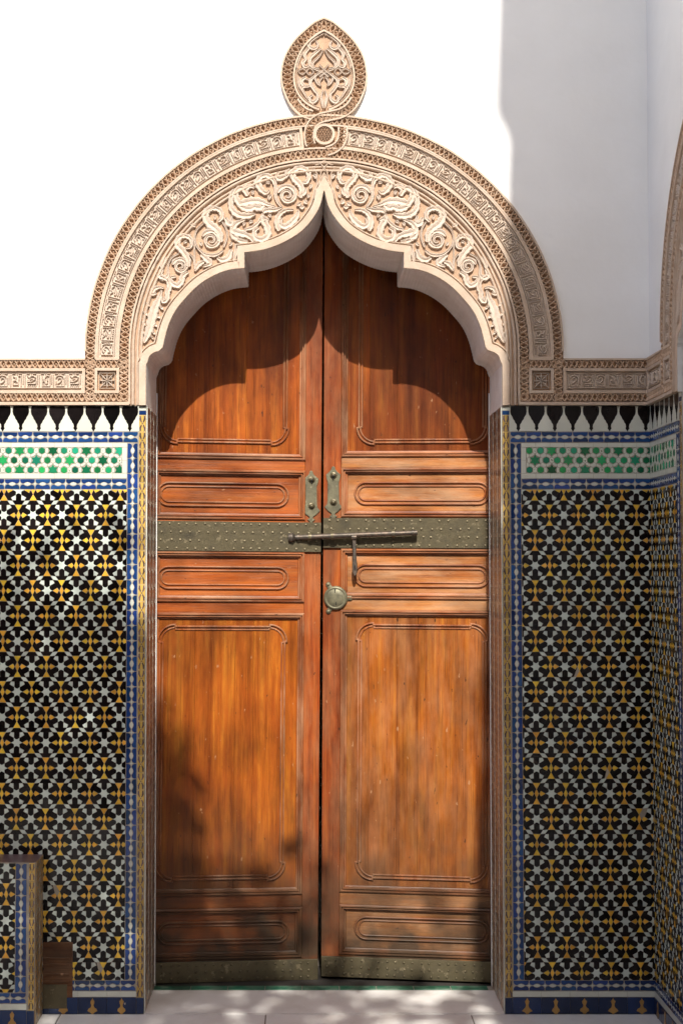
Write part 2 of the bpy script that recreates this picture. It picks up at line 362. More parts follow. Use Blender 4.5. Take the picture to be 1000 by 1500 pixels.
# ------------------------------------------------------------------ outline of the cusped arch
S1 = [(0,279),(6,303),(17,322),(31,338),(49.5,351),(71.5,361.5),(94,368),(116.5,371)]
S2 = [(116.5,394),(139,396.5),(162,405),(184,419),(203,438),(218,457),(227,476),(232.5,495),(235.5,509)]
S3 = [(235.5,509),(240,514.5),(248,517),(255,522.5),(257.5,530),(260,535)]
def half():
    a = catmull(S1, 5) + catmull(S2, 5) + catmull(S3, 3)[1:]
    return [(d*PX, Z(py)) for d, py in a]
HALF = half()                                    # apex -> springing, distances from the axis
HW = HALF[-1][0]
ZF = Z(594)                                      # underside of the stucco
profile = [(XC-d, z) for d, z in reversed(HALF)] + [(XC+d, z) for d, z in HALF[1:]]
JD = 0.33                                        # thickness of the wall
def full_profile(): return [(XC-HW, 0.0), (XC-HW, ZF)] + profile + [(XC+HW, ZF), (XC+HW, 0.0)]

# ------------------------------------------------------------------ ground and walls
XR = X(952)
fl = MB()
fl.add([(-60,-60,0),(60,-60,0),(60,60,0),(-60,60,0)], [(0,1,2,3)])
o = fl.build('floor', 'paving_stone'); o['kind'] = 'structure'
slabs = []
gx = [-1.9,-1.15,-0.66,0.22,0.64,1.19]
sl_m = MB()
for j in range(5):
    y1 = -0.012 - j*0.62; y0 = y1 - 0.614
    for i in range(-5, 4):
        x0 = -0.21 + i*0.74 + (0.3 if j % 2 else 0); x1 = min(x0+0.735, XR-0.002)
        if x1 - x0 < .05: continue
        m = MB(); m.add([(x0,y0,.004),(x1,y0,.004),(x1,y1,.004),(x0,y1,.004),(x0,y0,0),(x1,y0,0),(x1,y1,0),(x0,y1,0)],
                        [(0,1,2,3),(4,5,1,0),(5,6,2,1),(6,7,3,2),(7,4,0,3)])
        m.build('paving_slab', 'marble', o)
m = MB(); m.add([(XC-HW+.002,-0.008,.006),(XC+HW-.002,-0.008,.006),(XC+HW-.002,.5,.006),(XC-HW+.002,.5,.006),(XC-HW+.002,-.008,0),(XC+HW-.002,-.008,0)],
                [(0,1,2,3),(4,5,1,0)])
m.build('threshold_slab', 'marble', o)
ts = thing('threshold_strip', 'thin row of green glazed tiles set in the marble just below the wooden door', 'threshold')
x = XC-HW+.004
while x < XC+HW-.03:
    x1 = min(x+0.142, XC+HW-.004); m = MB()
    m.add([(x,.275,.006),(x1-.002,.275,.006),(x1-.002,.320,.006),(x,.320,.006),(x+.001,.277,.0095),(x1-.003,.277,.0095),(x1-.003,.318,.0095),(x+.001,.318,.0095)],
          [(0,1,5,4),(1,2,6,5),(2,3,7,6),(3,0,4,7),(4,5,6,7)])
    m.build('green_tile', 'glaze_green_worn', ts); x = x1
m = MB(); m.add([(XC-HW,.271,.0062),(XC+HW,.271,.0062),(XC+HW,.37,.0062),(XC-HW,.37,.0062)], [(0,1,2,3)])
m.build('mortar_bed', 'grout', ts)
m = MB(); m.add([(XC-HW,.324,.0066),(XC+HW,.324,.0066),(XC+HW,.6,.0066),(XC-HW,.6,.0066)], [(0,1,2,3)]); m.build('door_gap_shade', 'gap_shade', ts)  # flat dark sheet painting the shadow gap below the door

def arch_wall(mb, u0, u1, top):
    pr = full_profile()
    mb.add([(u0,0,0),(XC-HW,0,0),(XC-HW,0,top),(u0,0,top)], [(0,1,2,3)])
    mb.add([(XC+HW,0,0),(u1,0,0),(u1,0,top),(XC+HW,0,top)], [(0,1,2,3)])
    P = [(XC-HW, ZF)] + profile + [(XC+HW, ZF)]
    for a, b in zip(P[:-1], P[1:]):
        if abs(b[0]-a[0]) < 1e-6: continue
        mb.add([(a[0],0,a[1]),(b[0],0,b[1]),(b[0],0,top),(a[0],0,top)], [(0,1,2,3)])
    # reveal seen from the courtyard: plain above the springing, then back face
    mb.add([(u0,JD,0),(u0,JD,top),(u0,0,top),(u0,0,0)], [(0,1,2,3)])
    mb.add([(u0,0,top),(u0,JD,top),(u1,JD,top),(u1,0,top)], [(3,2,1,0)])
    mb.add([(XC-HW,0,0),(XC-HW,JD,0),(XC-HW,JD,ZF),(XC-HW,0,ZF)], [(0,1,2,3)])
    mb.add([(XC+HW,0,0),(XC+HW,JD,0),(XC+HW,JD,ZF),(XC+HW,0,ZF)], [(3,2,1,0)])
    # recess behind the opening, closed against the light
    q = 0.95; b = 1.5; t = Z(250)
    mb.add([(XC-q,JD,0),(XC-q,b,0),(XC-q,b,t+.2),(XC-q,JD,t+.2)], [(0,1,2,3)])
    mb.add([(XC+q,JD,0),(XC+q,b,0),(XC+q,b,t+.2),(XC+q,JD,t+.2)], [(0,1,2,3)])
    mb.add([(XC-q,b,0),(XC+q,b,0),(XC+q,b,t+.2),(XC-q,b,t+.2)], [(0,1,2,3)])
    mb.add([(XC-q,JD,t+.2),(XC+q,JD,t+.2),(XC+q,b,t+.2),(XC-q,b,t+.2)], [(0,1,2,3)])
    mb.add([(XC-q,JD,0),(XC-HW,JD,0),(XC-HW,JD,t+.2),(XC-q,JD,t+.2)], [(0,1,2,3)])
    mb.add([(XC+HW,JD,0),(XC+q,JD,0),(XC+q,JD,t+.2),(XC+HW,JD,t+.2)], [(0,1,2,3)])
    for a, c in zip(P[:-1], P[1:]):
        if abs(c[0]-a[0]) < 1e-6: continue
        mb.add([(a[0],JD,a[1]),(c[0],JD,c[1]),(c[0],JD,t+.2),(a[0],JD,t+.2)], [(0,1,2,3)])

mb = MB(); arch_wall(mb, -4.2, XR, 6.0)
o = mb.build('plaster_wall', 'plaster'); tag(o, 'white plastered wall standing around and above the carved door arch', 'wall')
SIDE = Matrix.Translation((XR, 0, 0)) @ Matrix.Rotation(R(-90), 4, 'Z')
SO = 1.10                                         # distance of the side arch's axis from the corner
mb = MB()
arch_wall(mb, XC-SO, XC+8.2, 6.5)
mb.v = [(a-XC+SO, b, c) for a, b, c in mb.v]
mb.v = [tuple(SIDE @ Vector(p)) for p in mb.v]
# unseen block added to shade the wall's right, edge waved for the shadow
o = mb.build('plaster_wall', 'plaster'); tag(o, 'shaded white side wall coming forward at the right edge of the photo', 'wall')
ov = MB()
XE = X(768) + SUN_DX*3.45
zz = [3.0]  # underside of the shading block; 
while zz[-1] < 9.2: zz.append(zz[-1]+0.06)
ring0 = []
for z in zz:
    b = 0.026*math.sin(z*9.1) + 0.020*math.sin(z*17.3+1) + 0.014*math.sin(z*4.1) + .010*math.sin(z*31)
    k_ = max(0.0, min(1.0, (5.45-z)/.5)); k_ = k_*k_*(3-2*k_)
    ring0.append((XE + b*(1-.5*k_) - .085*k_, z))
vs = []
for (xe, z) in ring0: vs += [(XR+.3,-3.2,z),(xe,-3.2,z),(xe,-4.6,z),(XR+.3,-4.6,z)]
fs = []
for i in range(len(ring0)-1):
    for k in range(4): fs.append((i*4+k, i*4+(k+1) % 4, (i+1)*4+(k+1) % 4, (i+1)*4+k))
fs += [(0,3,2,1), tuple(range(len(vs)-4, len(vs)))]
ov.add(vs, fs); o = ov.build('shade_caster_block', 'plaster'); tag(o, 'unseen white block added high over the courtyard to shade the right of the wall', 'added shadow caster')

# unseen wings added behind and left of the camera to cut low sky light
def wing(x0, x1, y0, y1, h, label):
    T = thing('sky_blocker_wing', label, 'added light blocker')
    b = MB(); b.box(x0, x1, y0, y1, 0, h); b.build('wall', 'ochre_plaster', T)
    b = MB(); b.box(x0-.12, x1+.12, y0-.12, y1+.12, h-.35, h-.1); b.build('cornice', 'wood_old', T)
    return T
w1 = wing(-5.6, 3.2, -10.6, -9.3, 4.6, 'unseen ochre building added opposite the carved door to dim the sky light')
w2 = wing(-5.6, -4.0, -9.15, -.02, 3.9, 'unseen ochre building added on the left of the court to dim the sky light')
for i in range(3):
    b = MB(); b.box(-3.6+i*2.2, -2.4+i*2.2, -9.33, -9.27, 0, 2.6); b.build('door', 'wood_old', w1)
    b = MB(); b.box(-4.03, -3.97, -7.6+i*2.4, -6.4+i*2.4, 0, 2.5); b.build('door', 'wood_old', w2)

# reveal of the arch: ribbed grey-white plaster
def soffit(parent):
    mb = MB()
    P = Path(profile); n = int(P.L/0.0062); pts = []
    for i in range(n+1):
        q = P.L*i/n; off = 0.0 if i % 2 else 0.0011
        pts.append(P.at(q, -off-0.0006))
    # keep the sharp corners
    vs = []
    for p in pts: vs += [(p[0], -0.0165, p[1]), (p[0], JD+0.004, p[1])]
    fs = [(2*i, 2*i+1, 2*i+3, 2*i+2) for i in range(len(pts)-1)]
    mb.add(vs, fs)
    for sg in (-1, 1):       # plain reveal between springing and tiles
        x = XC+sg*(HW-.0006); z1 = Z(534.5); k = 12; col = []
        for i in range(k+1):
            z = ZF-0.004+(z1-ZF+0.004)*i/k
            mb.add([], [])
        n2 = 26; vs = []
        for i in range(n2+1):
            y = -0.0165 + (JD+.02)*i/n2; xx = x - sg*(0.0016 if i % 2 else 0)
            vs += [(xx, y, ZF-.004), (xx, y, z1)]
        fs = [(2*i, 2*i+2, 2*i+3, 2*i+1) for i in range(n2)]
        mb.add(vs, fs)
    return mb.build('soffit', 'soffit', parent)

# ------------------------------------------------------------------ carved stucco
HR = 0.0165      # height of the relief
def lattice(mb, path, s0, s1, width, P=None, h1=HR, base=0.0015, w=0.0029):
    P = P or 15.2*PX
    n = max(1, round((s1-s0)/P)); P = (s1-s0)/n; A = width/2
    K = 12
    def tri(x): x = x % 1.0; return 4*abs(x-0.5)-1
    for sg in (1, -1):
        pts = []
        for i in range(n*K+1):
            f = i/K; c = math.cos(2*math.pi*f); c = math.copysign(abs(c)**0.62, c)
            pts.append(path.at(s0+f*P, sg*A*0.93*c))
        mb.ribbon(pts, w, base, h1 + sg*0.0004, 'peak', cap=False)
        pts = []
        for i in range(n*4+1):
            f = i/4; pts.append(path.at(s0+f*P, sg*A*0.97*tri(f+0.25+0.25)))
        mb.ribbon(pts, w*0.9, base, h1-0.0012 + sg*0.0004, 'peak', cap=False)
    for i in range(n):
        for f in (0.0, 0.5):
            u, v = path.at(s0+(i+f)*P, 0)
            r = width*0.13
            if f == 0.0: mb.dome(u, v, r*1.15, base, h1-.004-base, 6, 2)
def listel(mb, path, s0, s1, t, w, h1, prof='flat', step=0.03, base=0.001):
    pts = path.line(s0, s1, t, min(step, .012))
    jj = random.Random(int(s1*1000)); q = [0.0]
    for _ in pts: q.append(q[-1]*.7+jj.uniform(-.00035, .00035))
    mb.ribbon([(p[0]+q[i], p[1]+q[i+1]) for i, p in enumerate(pts)], [w*(1+jj.uniform(-.09, .05)-(.3 if jj.random() < .02 else 0)) for _ in pts], base, h1, prof)
def stroke(mb, fn, pts, w, h1, base=0.002):
    P = []
    for a, b in zip(pts[:-1], pts[1:]):
        k = max(1, int(math.hypot(b[0]-a[0], b[1]-a[1])/4)+0)
        for i in range(k): P.append((a[0]+(b[0]-a[0])*i/k, a[1]+(b[1]-a[1])*i/k))
    P.append(pts[-1])
    mb.ribbon([fn(*p) for p in P], w, base, h1, 'peak')
GA = [[(4.8,16.5),(6.5,19),(10,20),(14.5,19.2),(16.8,16),(16.8,4.2),(5,4.2)], [(7,8),(10.5,9.5),(13,12.5),(13.2,15.5),(9.8,16.6),(8,14.5)], [(5,11.5),(5,7)], [(13.3,8.5),(13.3,6.2)]]
GB = [[(4.8,19.8),(8,16.6),(10.4,19.2),(13.8,19.4),(17,16.8)], [(16.8,15),(10,10.6),(5.4,10.8),(5.4,13.6)], [(5,7.8),(17,7.8),(17,11.8)], [(12.2,15.6),(8.4,13.6)], [(5.6,5.6),(5.6,3.6)], [(8.4,5.6),(8.4,3.6)], [(11.6,5.6),(11.6,3.6)], [(14.4,5.6),(14.4,3.6)], [(17.2,5.6),(17.2,3.6)]]
GC = [[(5.6,19),(5.6,4.2),(16.8,4.2),(16.8,18.6),(12.8,20),(9.6,16.5),(9.2,11),(11.4,7.6),(13.6,9)], [(12.9,16),(13.4,12)], [(7.6,15),(7.6,11)], [(7.4,7),(8.6,6.2)]]
GD = [[(5,6.2),(5,12.5),(9,12.5),(9,16.8),(5,18.8)], [(9,12.5),(12.4,9.4),(12.4,6.2),(5,6.2)], [(16.4,3.8),(16.4,19.4),(12,19.6)], [(13.2,16.6),(13.2,13)], [(8.6,9.2),(8.8,9.4)]]
def inscription(mb, path, s0, s1, tmid, hgt, flip=1, h1=0.0145):
    """Kufic lettering between two thin fillets, repeated word by word"""
    mb.ribbon(path.line(s0-2*PX, s1+2*PX, flip*tmid, .02), hgt*.62, 0.0, h1-.0085, 'flat')
    U = 20.8; n = max(1, round((s1-s0)/(U*PX))); L = (s1-s0)/n; sc_ = L/U; hs = hgt/24.0
    seq = [GA, GB, GA, GC, GB, GD]
    for i in range(n):
        def fn(a, b, i=i): return path.at(s0+(i*L)+a*sc_, flip*(tmid+(b-12)*hs))
        for st in seq[(i*5+2) % 6]: stroke(mb, fn, st, 0.0029, h1+random.uniform(-.0006, .0006))
        stroke(mb, fn, [(1.3,3.4),(1.3,21)], 0.0026, h1)
        stroke(mb, fn, [(19.4,8),(19.4,21)], 0.0022, h1-.0008)
        stroke(mb, fn, [(0,1.6),(20.8,1.6)], 0.0026, h1-.0005)
        stroke(mb, fn, [(3.4,22.6),(8.2,22.6)], 0.0018, h1-.001)
        stroke(mb, fn, [(12.6,22.6),(17.6,22.6)], 0.0018, h1-.001)
        u, v = fn(10.5, 21.9); mb.dome(u, v, .0032, .002, h1-.003, 5, 2)
def ring_path(Rw, below):
    """springs from a vertical, runs over the arch and down again"""
    cz = Z(515); pts = [(XC-Rw, cz-below)]
    k = 120
    for i in range(k+1):
        a = math.pi*i/k; pts.append((XC-Rw*math.cos(a), cz+Rw*math.sin(a)))
    pts.append((XC+Rw, cz-below)); return Path(pts)
BEL = Z(515)-Z(590)
def offset_profile(d):
    """outline of the arch moved outwards by d"""
    P = [(XC-HW, ZF)] + profile + [(XC+HW, ZF)]
    out = []
    for i in range(len(P)):
        a, p, b = P[max(0,i-1)], P[i], P[min(len(P)-1,i+1)]
        d1 = Vector((p[0]-a[0], p[1]-a[1])); d2 = Vector((b[0]-p[0], b[1]-p[1]))
        if d1.length < 1e-9: d1 = d2.copy()
        if d2.length < 1e-9: d2 = d1.copy()
        d1.normalize(); d2.normalize(); t = d1+d2
        if t.length < .1: t = d1
        t.normalize(); n = Vector((-t.y, t.x)); k = 1/max(.55, n.dot(Vector((-d1.y, d1.x))))
        out.append((p[0]+n.x*d*k, p[1]+n.y*d*k, k))
    res = []                                   # drop folds
    for i, q in enumerate(out):
        ok = min(math.hypot(q[0]-p[0], q[1]-p[1]) for p in P) > d*0.93
        if not ok: continue
        if res and math.hypot(q[0]-res[-1][0], q[1]-res[-1][1]) < 2.6*PX:
            if q[2] > res[-1][2]+.05: res[-1] = q
            continue
        res.append(q)
    return [(q[0], q[1]) for q in res]

# --- foliage, traced for the right half in photograph units; (x, y, half width)
def z2(a, b, w): return (480+.14*a, 230+.14*b, w)
def z3(a, b, w): return (600+.15*a, 300+.15*b, w)
def z4(a, b, w): return (660+.13333*a, 400+.13333*b, w)
def spiral(cx, cy, r0, r1, a0, turns, w0, w1, sg=1):
    n = int(16*turns); out = []
    for i in range(n+1):
        t = i/n; a = R(a0)+sg*2*math.pi*turns*t; r = r0+(r1-r0)*t**0.9
        out.append((cx+r*math.cos(a), cy+r*math.sin(a), w0+(w1-w0)*t))
    return out
FOL = []
def fol(fn, pts, cat=True):
    P = [fn(*p) for p in pts]; FOL.append(catmull(P, 5) if cat else P)
FOL.append(spiral(528.6, 286.6, 1.4, 14.6, 40, 1.85, 1.3, 3.4) )
fol(z2, [(215,430,3.0),(195,370,3.6),(205,310,4.0),(245,265,4.2),(285,215,4.0),(275,150,3.8),(210,118,3.6),(140,150,3.4),(120,215,3.2),(150,275,2.6),(190,265,1.6)])
fol(z2, [(150,330,1.5),(170,385,3.2),(195,400,2.4)])
fol(z2, [(400,535,1.2),(450,470,2.0),(472,400,2.2),(470,315,2.4),(500,240,3.0),(565,200,3.6),(630,215,4.0),(655,275,4.4),(625,345,4.0),(570,385,2.6),(535,350,1.6)])
fol(z2, [(600,200,2.5),(660,250,3.2),(690,290,2.6)])
fol(z2, [(310,135,2.2),(345,170,3.8),(355,215,2.6)]); fol(z2, [(350,200,2.8),(420,235,4.2),(455,215,3.0),(440,160,1.6)])
fol(z2, [(400,535,1.2),(480,560,3.2),(570,565,3.8),(600,590,2.2)])
fol(z2, [(470,525,1.0),(560,500,2.8),(640,470,4.6),(740,470,5.6),(840,490,4.6),(880,440,4.0),(885,370,3.6),(845,330,3.4),(800,340,2.4)])
fol(z2, [(600,500,4.0),(640,540,4.6),(690,530,4.0),(740,550,4.6),(800,540,4.4),(860,500,3.0)])
fol(z2, [(680,600,1.6),(760,625,4.2),(850,615,4.6),(910,580,4.0),(940,500,3.6),(930,400,3.2),(900,340,2.0)])
fol(z2, [(690,330,1.5),(740,310,3.2),(790,350,4.0),(760,410,3.0)])
fol(z2, [(280,560,1.5),(350,560,2.6),(410,590,3.2),(450,650,3.8),(450,730,3.8),(430,775,2.4)])
fol(z2, [(230,560,1.6),(250,630,3.6),(310,700,4.4),(380,735,4.0),(420,700,2.6),(400,640,1.6)])
fol(z2, [(600,590,1.6),(640,680,2.4),(720,745,2.6),(800,765,2.0)])
fol(z2, [(540,670,2.0),(600,650,4.0),(560,740,4.4),(550,820,4.4),(610,870,4.2),(680,850,3.8),(690,780,3.0),(640,745,2.0)])
fol(z2, [(700,890,2.0),(760,830,3.6),(860,800,5.2),(920,770,4.4),(880,700,3.4),(790,660,1.6)])
fol(z2, [(760,890,2.0),(850,880,3.2),(915,830,3.2)])
fol(z2, [(1000,640,2.0),(960,700,4.4),(930,690,3.2),(940,620,1.6)])
FOL.append(spiral(640.4, 352.4, 1.4, 14.2, 30, 1.85, 1.3, 3.4))
fol(z3, [(175,370,3.2),(185,290,4.2),(230,235,5.0),(290,190,5.2),(325,120,4.8),(300,55,4.2),(240,40,3.6),(180,65,3.4),(165,130,3.0),(200,170,2.0)])
fol(z3, [(160,170,1.3),(120,240,1.3),(115,330,1.3),(150,420,1.6)]); 
fol(z3, [(340,180,1.3),(410,250,1.3),(430,340,1.4),(395,430,1.5),(320,490,1.9),(220,495,2.4),(150,450,1.4)])
fol(z3, [(70,440,2.2),(100,520,4.2),(160,545,3.8),(210,520,2.0)]); fol(z3, [(370,490,2.2),(310,540,4.4),(280,580,3.4),(350,610,1.4)])
fol(z3, [(430,350,1.2),(432,480,1.2),(425,640,1.6)]); fol(z3, [(340,560,2.6),(390,590,3.6),(430,650,1.6)])
FOL.append(spiral(685.5, 390.5, 1.3, 11.6, 60, 1.8, 1.2, 3.0))
fol(z3, [(490,610,2.8),(495,540,3.8),(545,460,4.6),(595,400,4.4),(590,335,3.8),(525,310,3.2),(465,345,2.8),(470,415,2.2),(520,430,1.3)])
fol(z3, [(470,290,1.3),(500,320,2.8)])
fol(z3, [(585,480,1.2),(655,520,1.3),(690,600,1.4),(690,690,2.4),(735,720,3.8),(765,680,3.2),(740,630,2.0)])
fol(z3, [(430,600,1.2),(440,530,1.3),(480,480,1.2)]); fol(z3, [(420,215,1.4),(445,205,2.8),(465,190,1.6)])
fol(z3, [(490,660,2.0),(545,700,3.8),(560,760,3.8),(600,795,3.6),(655,765,3.4),(665,715,2.6),(610,705,1.6)])
fol(z3, [(20,430,2.2),(35,500,2.6),(40,570,1.2)]); fol(z3, [(0,330,3.2),(50,310,4.4),(60,260,2.8)])
fol(z3, [(40,170,1.8),(85,200,4.0),(130,170,2.6)]); fol(z3, [(0,100,3.0),(60,60,3.6),(95,20,2.0)])
fol(z3, [(710,510,1.6),(740,580,2.8),(750,630,2.2)])
fol(z4, [(330,80,2.2),(310,160,3.6),(330,215,3.4),(335,290,3.4),(375,320,2.6),(385,260,1.4)])
fol(z4, [(370,170,1.4),(420,160,2.2),(480,185,3.2),(500,235,2.8),(450,225,1.6)])
fol(z4, [(395,190,1.4),(425,290,3.6),(470,390,5.4),(500,500,5.8),(525,610,5.2),(555,700,4.0),(590,770,1.6)])
for (a, b, rr) in ((395,385,3.0),(430,480,3.2),(460,575,3.0),(480,660,2.8),(495,715,2.2),(545,350,2.8),(570,450,3.2),(590,560,3.0),(600,650,2.6)):
    p = z4(a, b, rr); FOL.append([(p[0]-rr*.5, p[1]-rr*.4, rr*.8), (p[0], p[1], rr*1.25), (p[0]+rr*.5, p[1]+rr*.4, rr*.8)])
fol(z4, [(330,90,1.6),(370,60,2.8),(420,40,3.4),(400,10,1.6)])

# small sprigs that fill the ground between the scrolls
rs = random.Random(5)
dots = [(p[0], p[1], p[2]*1.2) for st in FOL for p in st]
prof_px = [(C0+d/PX, (Z(0)-z)/PX) for d, z in HALF]
sprigs = 0
for _ in range(9000):
    x = rs.uniform(482, 745); y = rs.uniform(232, 520)
    if math.hypot(x-C0, y-515) > 259: continue
    i = min(range(len(HALF)), key=lambda k: abs(C0+HALF[k][0]/PX-x)); 
    zpx = Z(y)
    if zpx < HALF[i][1]: continue
    if min(math.hypot(X(x)-XC-d, zpx-z) for d, z in HALF) < 19*PX: continue
    a = rs.uniform(0, 6.28); L_ = rs.uniform(6, 10); b_ = a+rs.uniform(.5, 1.1)*rs.choice((-1, 1))
    P_ = [(x, y), (x+math.cos(a)*L_*.5, y+math.sin(a)*L_*.5), (x+math.cos(a)*L_*.5+math.cos(b_)*L_*.5, y+math.sin(a)*L_*.5+math.sin(b_)*L_*.5)]
    ok = True
    for q in P_:
        if math.hypot(q[0]-C0, q[1]-515) > 262: ok = False; break
        if min(math.hypot(q[0]-u_, q[1]-v_)-w_ for u_, v_, w_ in dots) < 2.0: ok = False; break
        if min(math.hypot(X(q[0])-XC-d, Z(q[1])-z) for d, z in HALF) < 18*PX: ok = False; break
    if not ok: continue
    W_ = (1.6, 2.8, 1.2) if L_ > 7.5 else (1.2, 2.1, 1.0)
    st = catmull([(q[0], q[1], w_) for q, w_ in zip(P_, W_)], 4); FOL.append(st); dots += st; sprigs += 1
    if sprigs > 90: break

def arch_surround(label, mtx):
    T = thing('arch_surround', label, 'stucco arch', mtx)
    cz = Z(515)
    # backing plates (recessed ground)
    mb = MB()
    def annulus(r0, r1, h, below):
        k = 96; P = [(-1, -below)] + [None]
        a0 = ring_path(r0, below).p; a1 = ring_path(r1, below).p
        vs = [(p.x, -h, p.y) for p in a0] + [(p.x, -h, p.y) for p in a1]; n = len(a0)
        mb.add(vs, [(i, i+1, n+i+1, n+i) for i in range(n-1)])
        mb.add([(p.x, -h, p.y) for p in a1] + [(p.x, 0, p.y) for p in a1], [(i+1, i, n+i, n+i+1) for i in range(n-1)])
    annulus(284*PX, 350.5*PX, 0.0015, BEL)
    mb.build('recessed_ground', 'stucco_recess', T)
    mb = MB()                                  # ground of the foliage field
    for i in range(len(profile)-1):
        a, b = profile[i], profile[i+1]
        if abs(b[0]-a[0]) < 1e-7: continue
        za = cz+math.sqrt(max(0, (285*PX)**2-(a[0]-XC)**2)); zb = cz+math.sqrt(max(0, (285*PX)**2-(b[0]-XC)**2))
        mb.add([(a[0],-.003,a[1]),(b[0],-.003,b[1]),(b[0],-.003,zb),(a[0],-.003,za)], [(0,1,2,3)])
    for sg in (-1, 1):
        x0, x1 = XC+sg*HW, XC+sg*285*PX
        n = 20
        for i in range(n):
            xa, xb = x0+(x1-x0)*i/n, x0+(x1-x0)*(i+1)/n
            za = cz+math.sqrt(max(0, (285*PX)**2-(xa-XC)**2)); zb = cz+math.sqrt(max(0, (285*PX)**2-(xb-XC)**2))
            mb.add([(xa,-.003,ZF),(xb,-.003,ZF),(xb,-.003,zb),(xa,-.003,za)], [(0,1,2,3)])
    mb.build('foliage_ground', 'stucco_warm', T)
    # bands
    ro = ring_path(342*PX, BEL); ri = ring_path(292.5*PX, BEL)
    mb = MB(); lattice(mb, ro, 0, ro.L, 12.5*PX); mb.build('lattice_band', 'stucco', T)
    mb = MB(); lattice(mb, ri, 0, ri.L, 12.5*PX); mb.build('lattice_band', 'stucco', T)
    e = MB()
    p = ring_path(349*PX, BEL-15*PX*4.2); listel(e, ring_path(349.2*PX, 0.0), 0, ring_path(349.2*PX, 0.0).L, 0, 1.6*PX, HR+.002)
    for r_, w_ in ((334.3,1.3),(300.5,1.3)):
        q = ring_path(r_*PX, 12*PX); listel(e, q, 0, q.L, 0, w_*PX, HR+.001)
    q = ring_path(284.5*PX, BEL+.006); listel(e, q, 0, q.L, 0, 1.6*PX, HR+.0015)
    e.build('fillet', 'stucco_frame', T)
    e = MB()
    q = ring_path(279.5*PX, BEL+.008); listel(e, q, 0, q.L, 0, 2.6*PX, HR+.0005, 'roll')
    q = ring_path(273*PX, BEL+.008); listel(e, q, 0, q.L, 0, 2.0*PX, HR-.004, 'roll')
    q = ring_path(267.5*PX, BEL+.008); listel(e, q, 0, q.L, 0, 2.4*PX, HR-.001, 'roll')
    e.build('moulding', 'stucco_frame', T)
    # inscription in two cartouches either side of the knot
    rt = ring_path(317.5*PX, 11*PX)
    gap = 33*PX
    mb = MB(); fr = MB(); plate = MB()
    for (s0, s1) in ((0, rt.L/2-gap), (rt.L/2+gap-3*PX, rt.L)):
        mb = MB(); inscription(mb, rt, s0+4.5*PX, s1-4.5*PX, 0, 23.5*PX); mb.build('inscription', 'stucco_pale', T)
        o_ = rt.line(s0, s1, 15.2*PX, .03); i_ = rt.line(s0, s1, -15.2*PX, .03)
        fr.ribbon(o_ + list(reversed(i_)), 2.3*PX, .001, HR, 'flat', closed=True)
    fr.build('cartouche_frame', 'stucco_frame', T)
    # margin that follows the cusps
    mg = MB()
    P6 = offset_profile(5.6*PX)
    mg.ribbon(P6, 5.6*PX, .001, HR+.001, 'flat', cap=False)
    mg.ribbon(offset_profile(13.6*PX), 1.5*PX, .001, HR-.002, 'roll', cap=False)
    mg.build('cusped_margin', 'stucco_frame', T)
    # foliage, mirrored
    for sg in (1, -1):
        fo = MB()
        for st in FOL:
            pts = [(XC+sg*(X(p[0])-XC), Z(p[1])) for p in st]
            ws = [max(1.0, p[2]*1.2*(1+(.16 if p[2] > 2.2 else 0)*math.sin(i_*1.9)))*PX for i_, p in enumerate(st)]
            r_ = random.uniform(-.0012, .0012)
            ws[0] *= .55; ws[-1] *= .55
            fo.ribbon(pts, ws, .002, 0.0150+r_, 'leaf')
        fo.build('foliage_relief', 'stucco_pale', T, smooth=35)
    # little knot over the apex
    kn = MB()
    def pl(pts, w, h): kn.ribbon([W2(C0+a, b) for a, b in pts], w*PX, .002, h, 'peak')
    for sg in (-1, 1):
        pl([(sg*13,243),(sg*6,241),(0,236),(-sg*5,241),(0,247),(sg*4.5,253),(sg*6,266),(sg*8,282)], 1.5, HR+sg*.0006)
        pl([(sg*26,250),(sg*14,249),(sg*10,256),(sg*10.5,272),(sg*14,292)], 1.4, HR-.001)
        pl([(sg*2,256),(sg*2.6,270),(sg*2.2,280)], 1.2, HR-.002+sg*.0003)
    kn.build('apex_knot', 'stucco_frame', T)
    # medallion
    OUT = [(0,27),(14,33),(29,45),(42.5,58),(52,71),(59,85),(63,100),(64,114),(62,129),(57,143),(51,155),(44,164),(36,171)]
    OUT = catmull(OUT, 4)
    om = [W2(C0-a, b) for a, b in reversed(OUT)] + [W2(C0+a, b) for a, b in OUT[1:]]
    IN = catmull([(0,46),(10,51.5),(22,61),(32,73),(39,87),(43,101),(44.5,114),(43,127),(38,139),(29,150),(17,158),(7,162)], 4)
    im = [W2(C0-a, b) for a, b in reversed(IN)] + [W2(C0+a, b) for a, b in IN[1:]]
    pl_ = MB()
    vs = [(a, -.0015, b) for a, b in om]; pl_.add(vs + [(XC, -.0015, Z(100))], [(i+1, i, len(vs)) for i in range(len(vs)-1)] + [(0, len(vs)-1, len(vs))])
    n = len(om); pl_.add([(a,-.0015,b) for a, b in om]+[(a,0,b) for a, b in om], [(i+1,i,n+i,n+i+1) for i in range(n-1)])
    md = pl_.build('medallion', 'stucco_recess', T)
    mb = MB(); n = 96
    Po, Pi = Path(om), Path(im)
    mid = Path([((Po.at(Po.L*i/n)[0]+Pi.at(Pi.L*i/n)[0])/2, (Po.at(Po.L*i/n)[1]+Pi.at(Pi.L*i/n)[1])/2) for i in range(n+1)])
    lattice(mb, mid, 0, mid.L, 14*PX, 14.5*PX); mb.build('medallion_lattice', 'stucco', md)
    mb = MB(); mb.ribbon([Po.at(Po.L*i/80, -1.2*PX) for i in range(81)], 1.5*PX, 0, HR+.002, 'flat'); mb.ribbon([Pi.at(Pi.L*i/80) for i in range(81)], 1.5*PX, .001, HR+.001, 'flat')
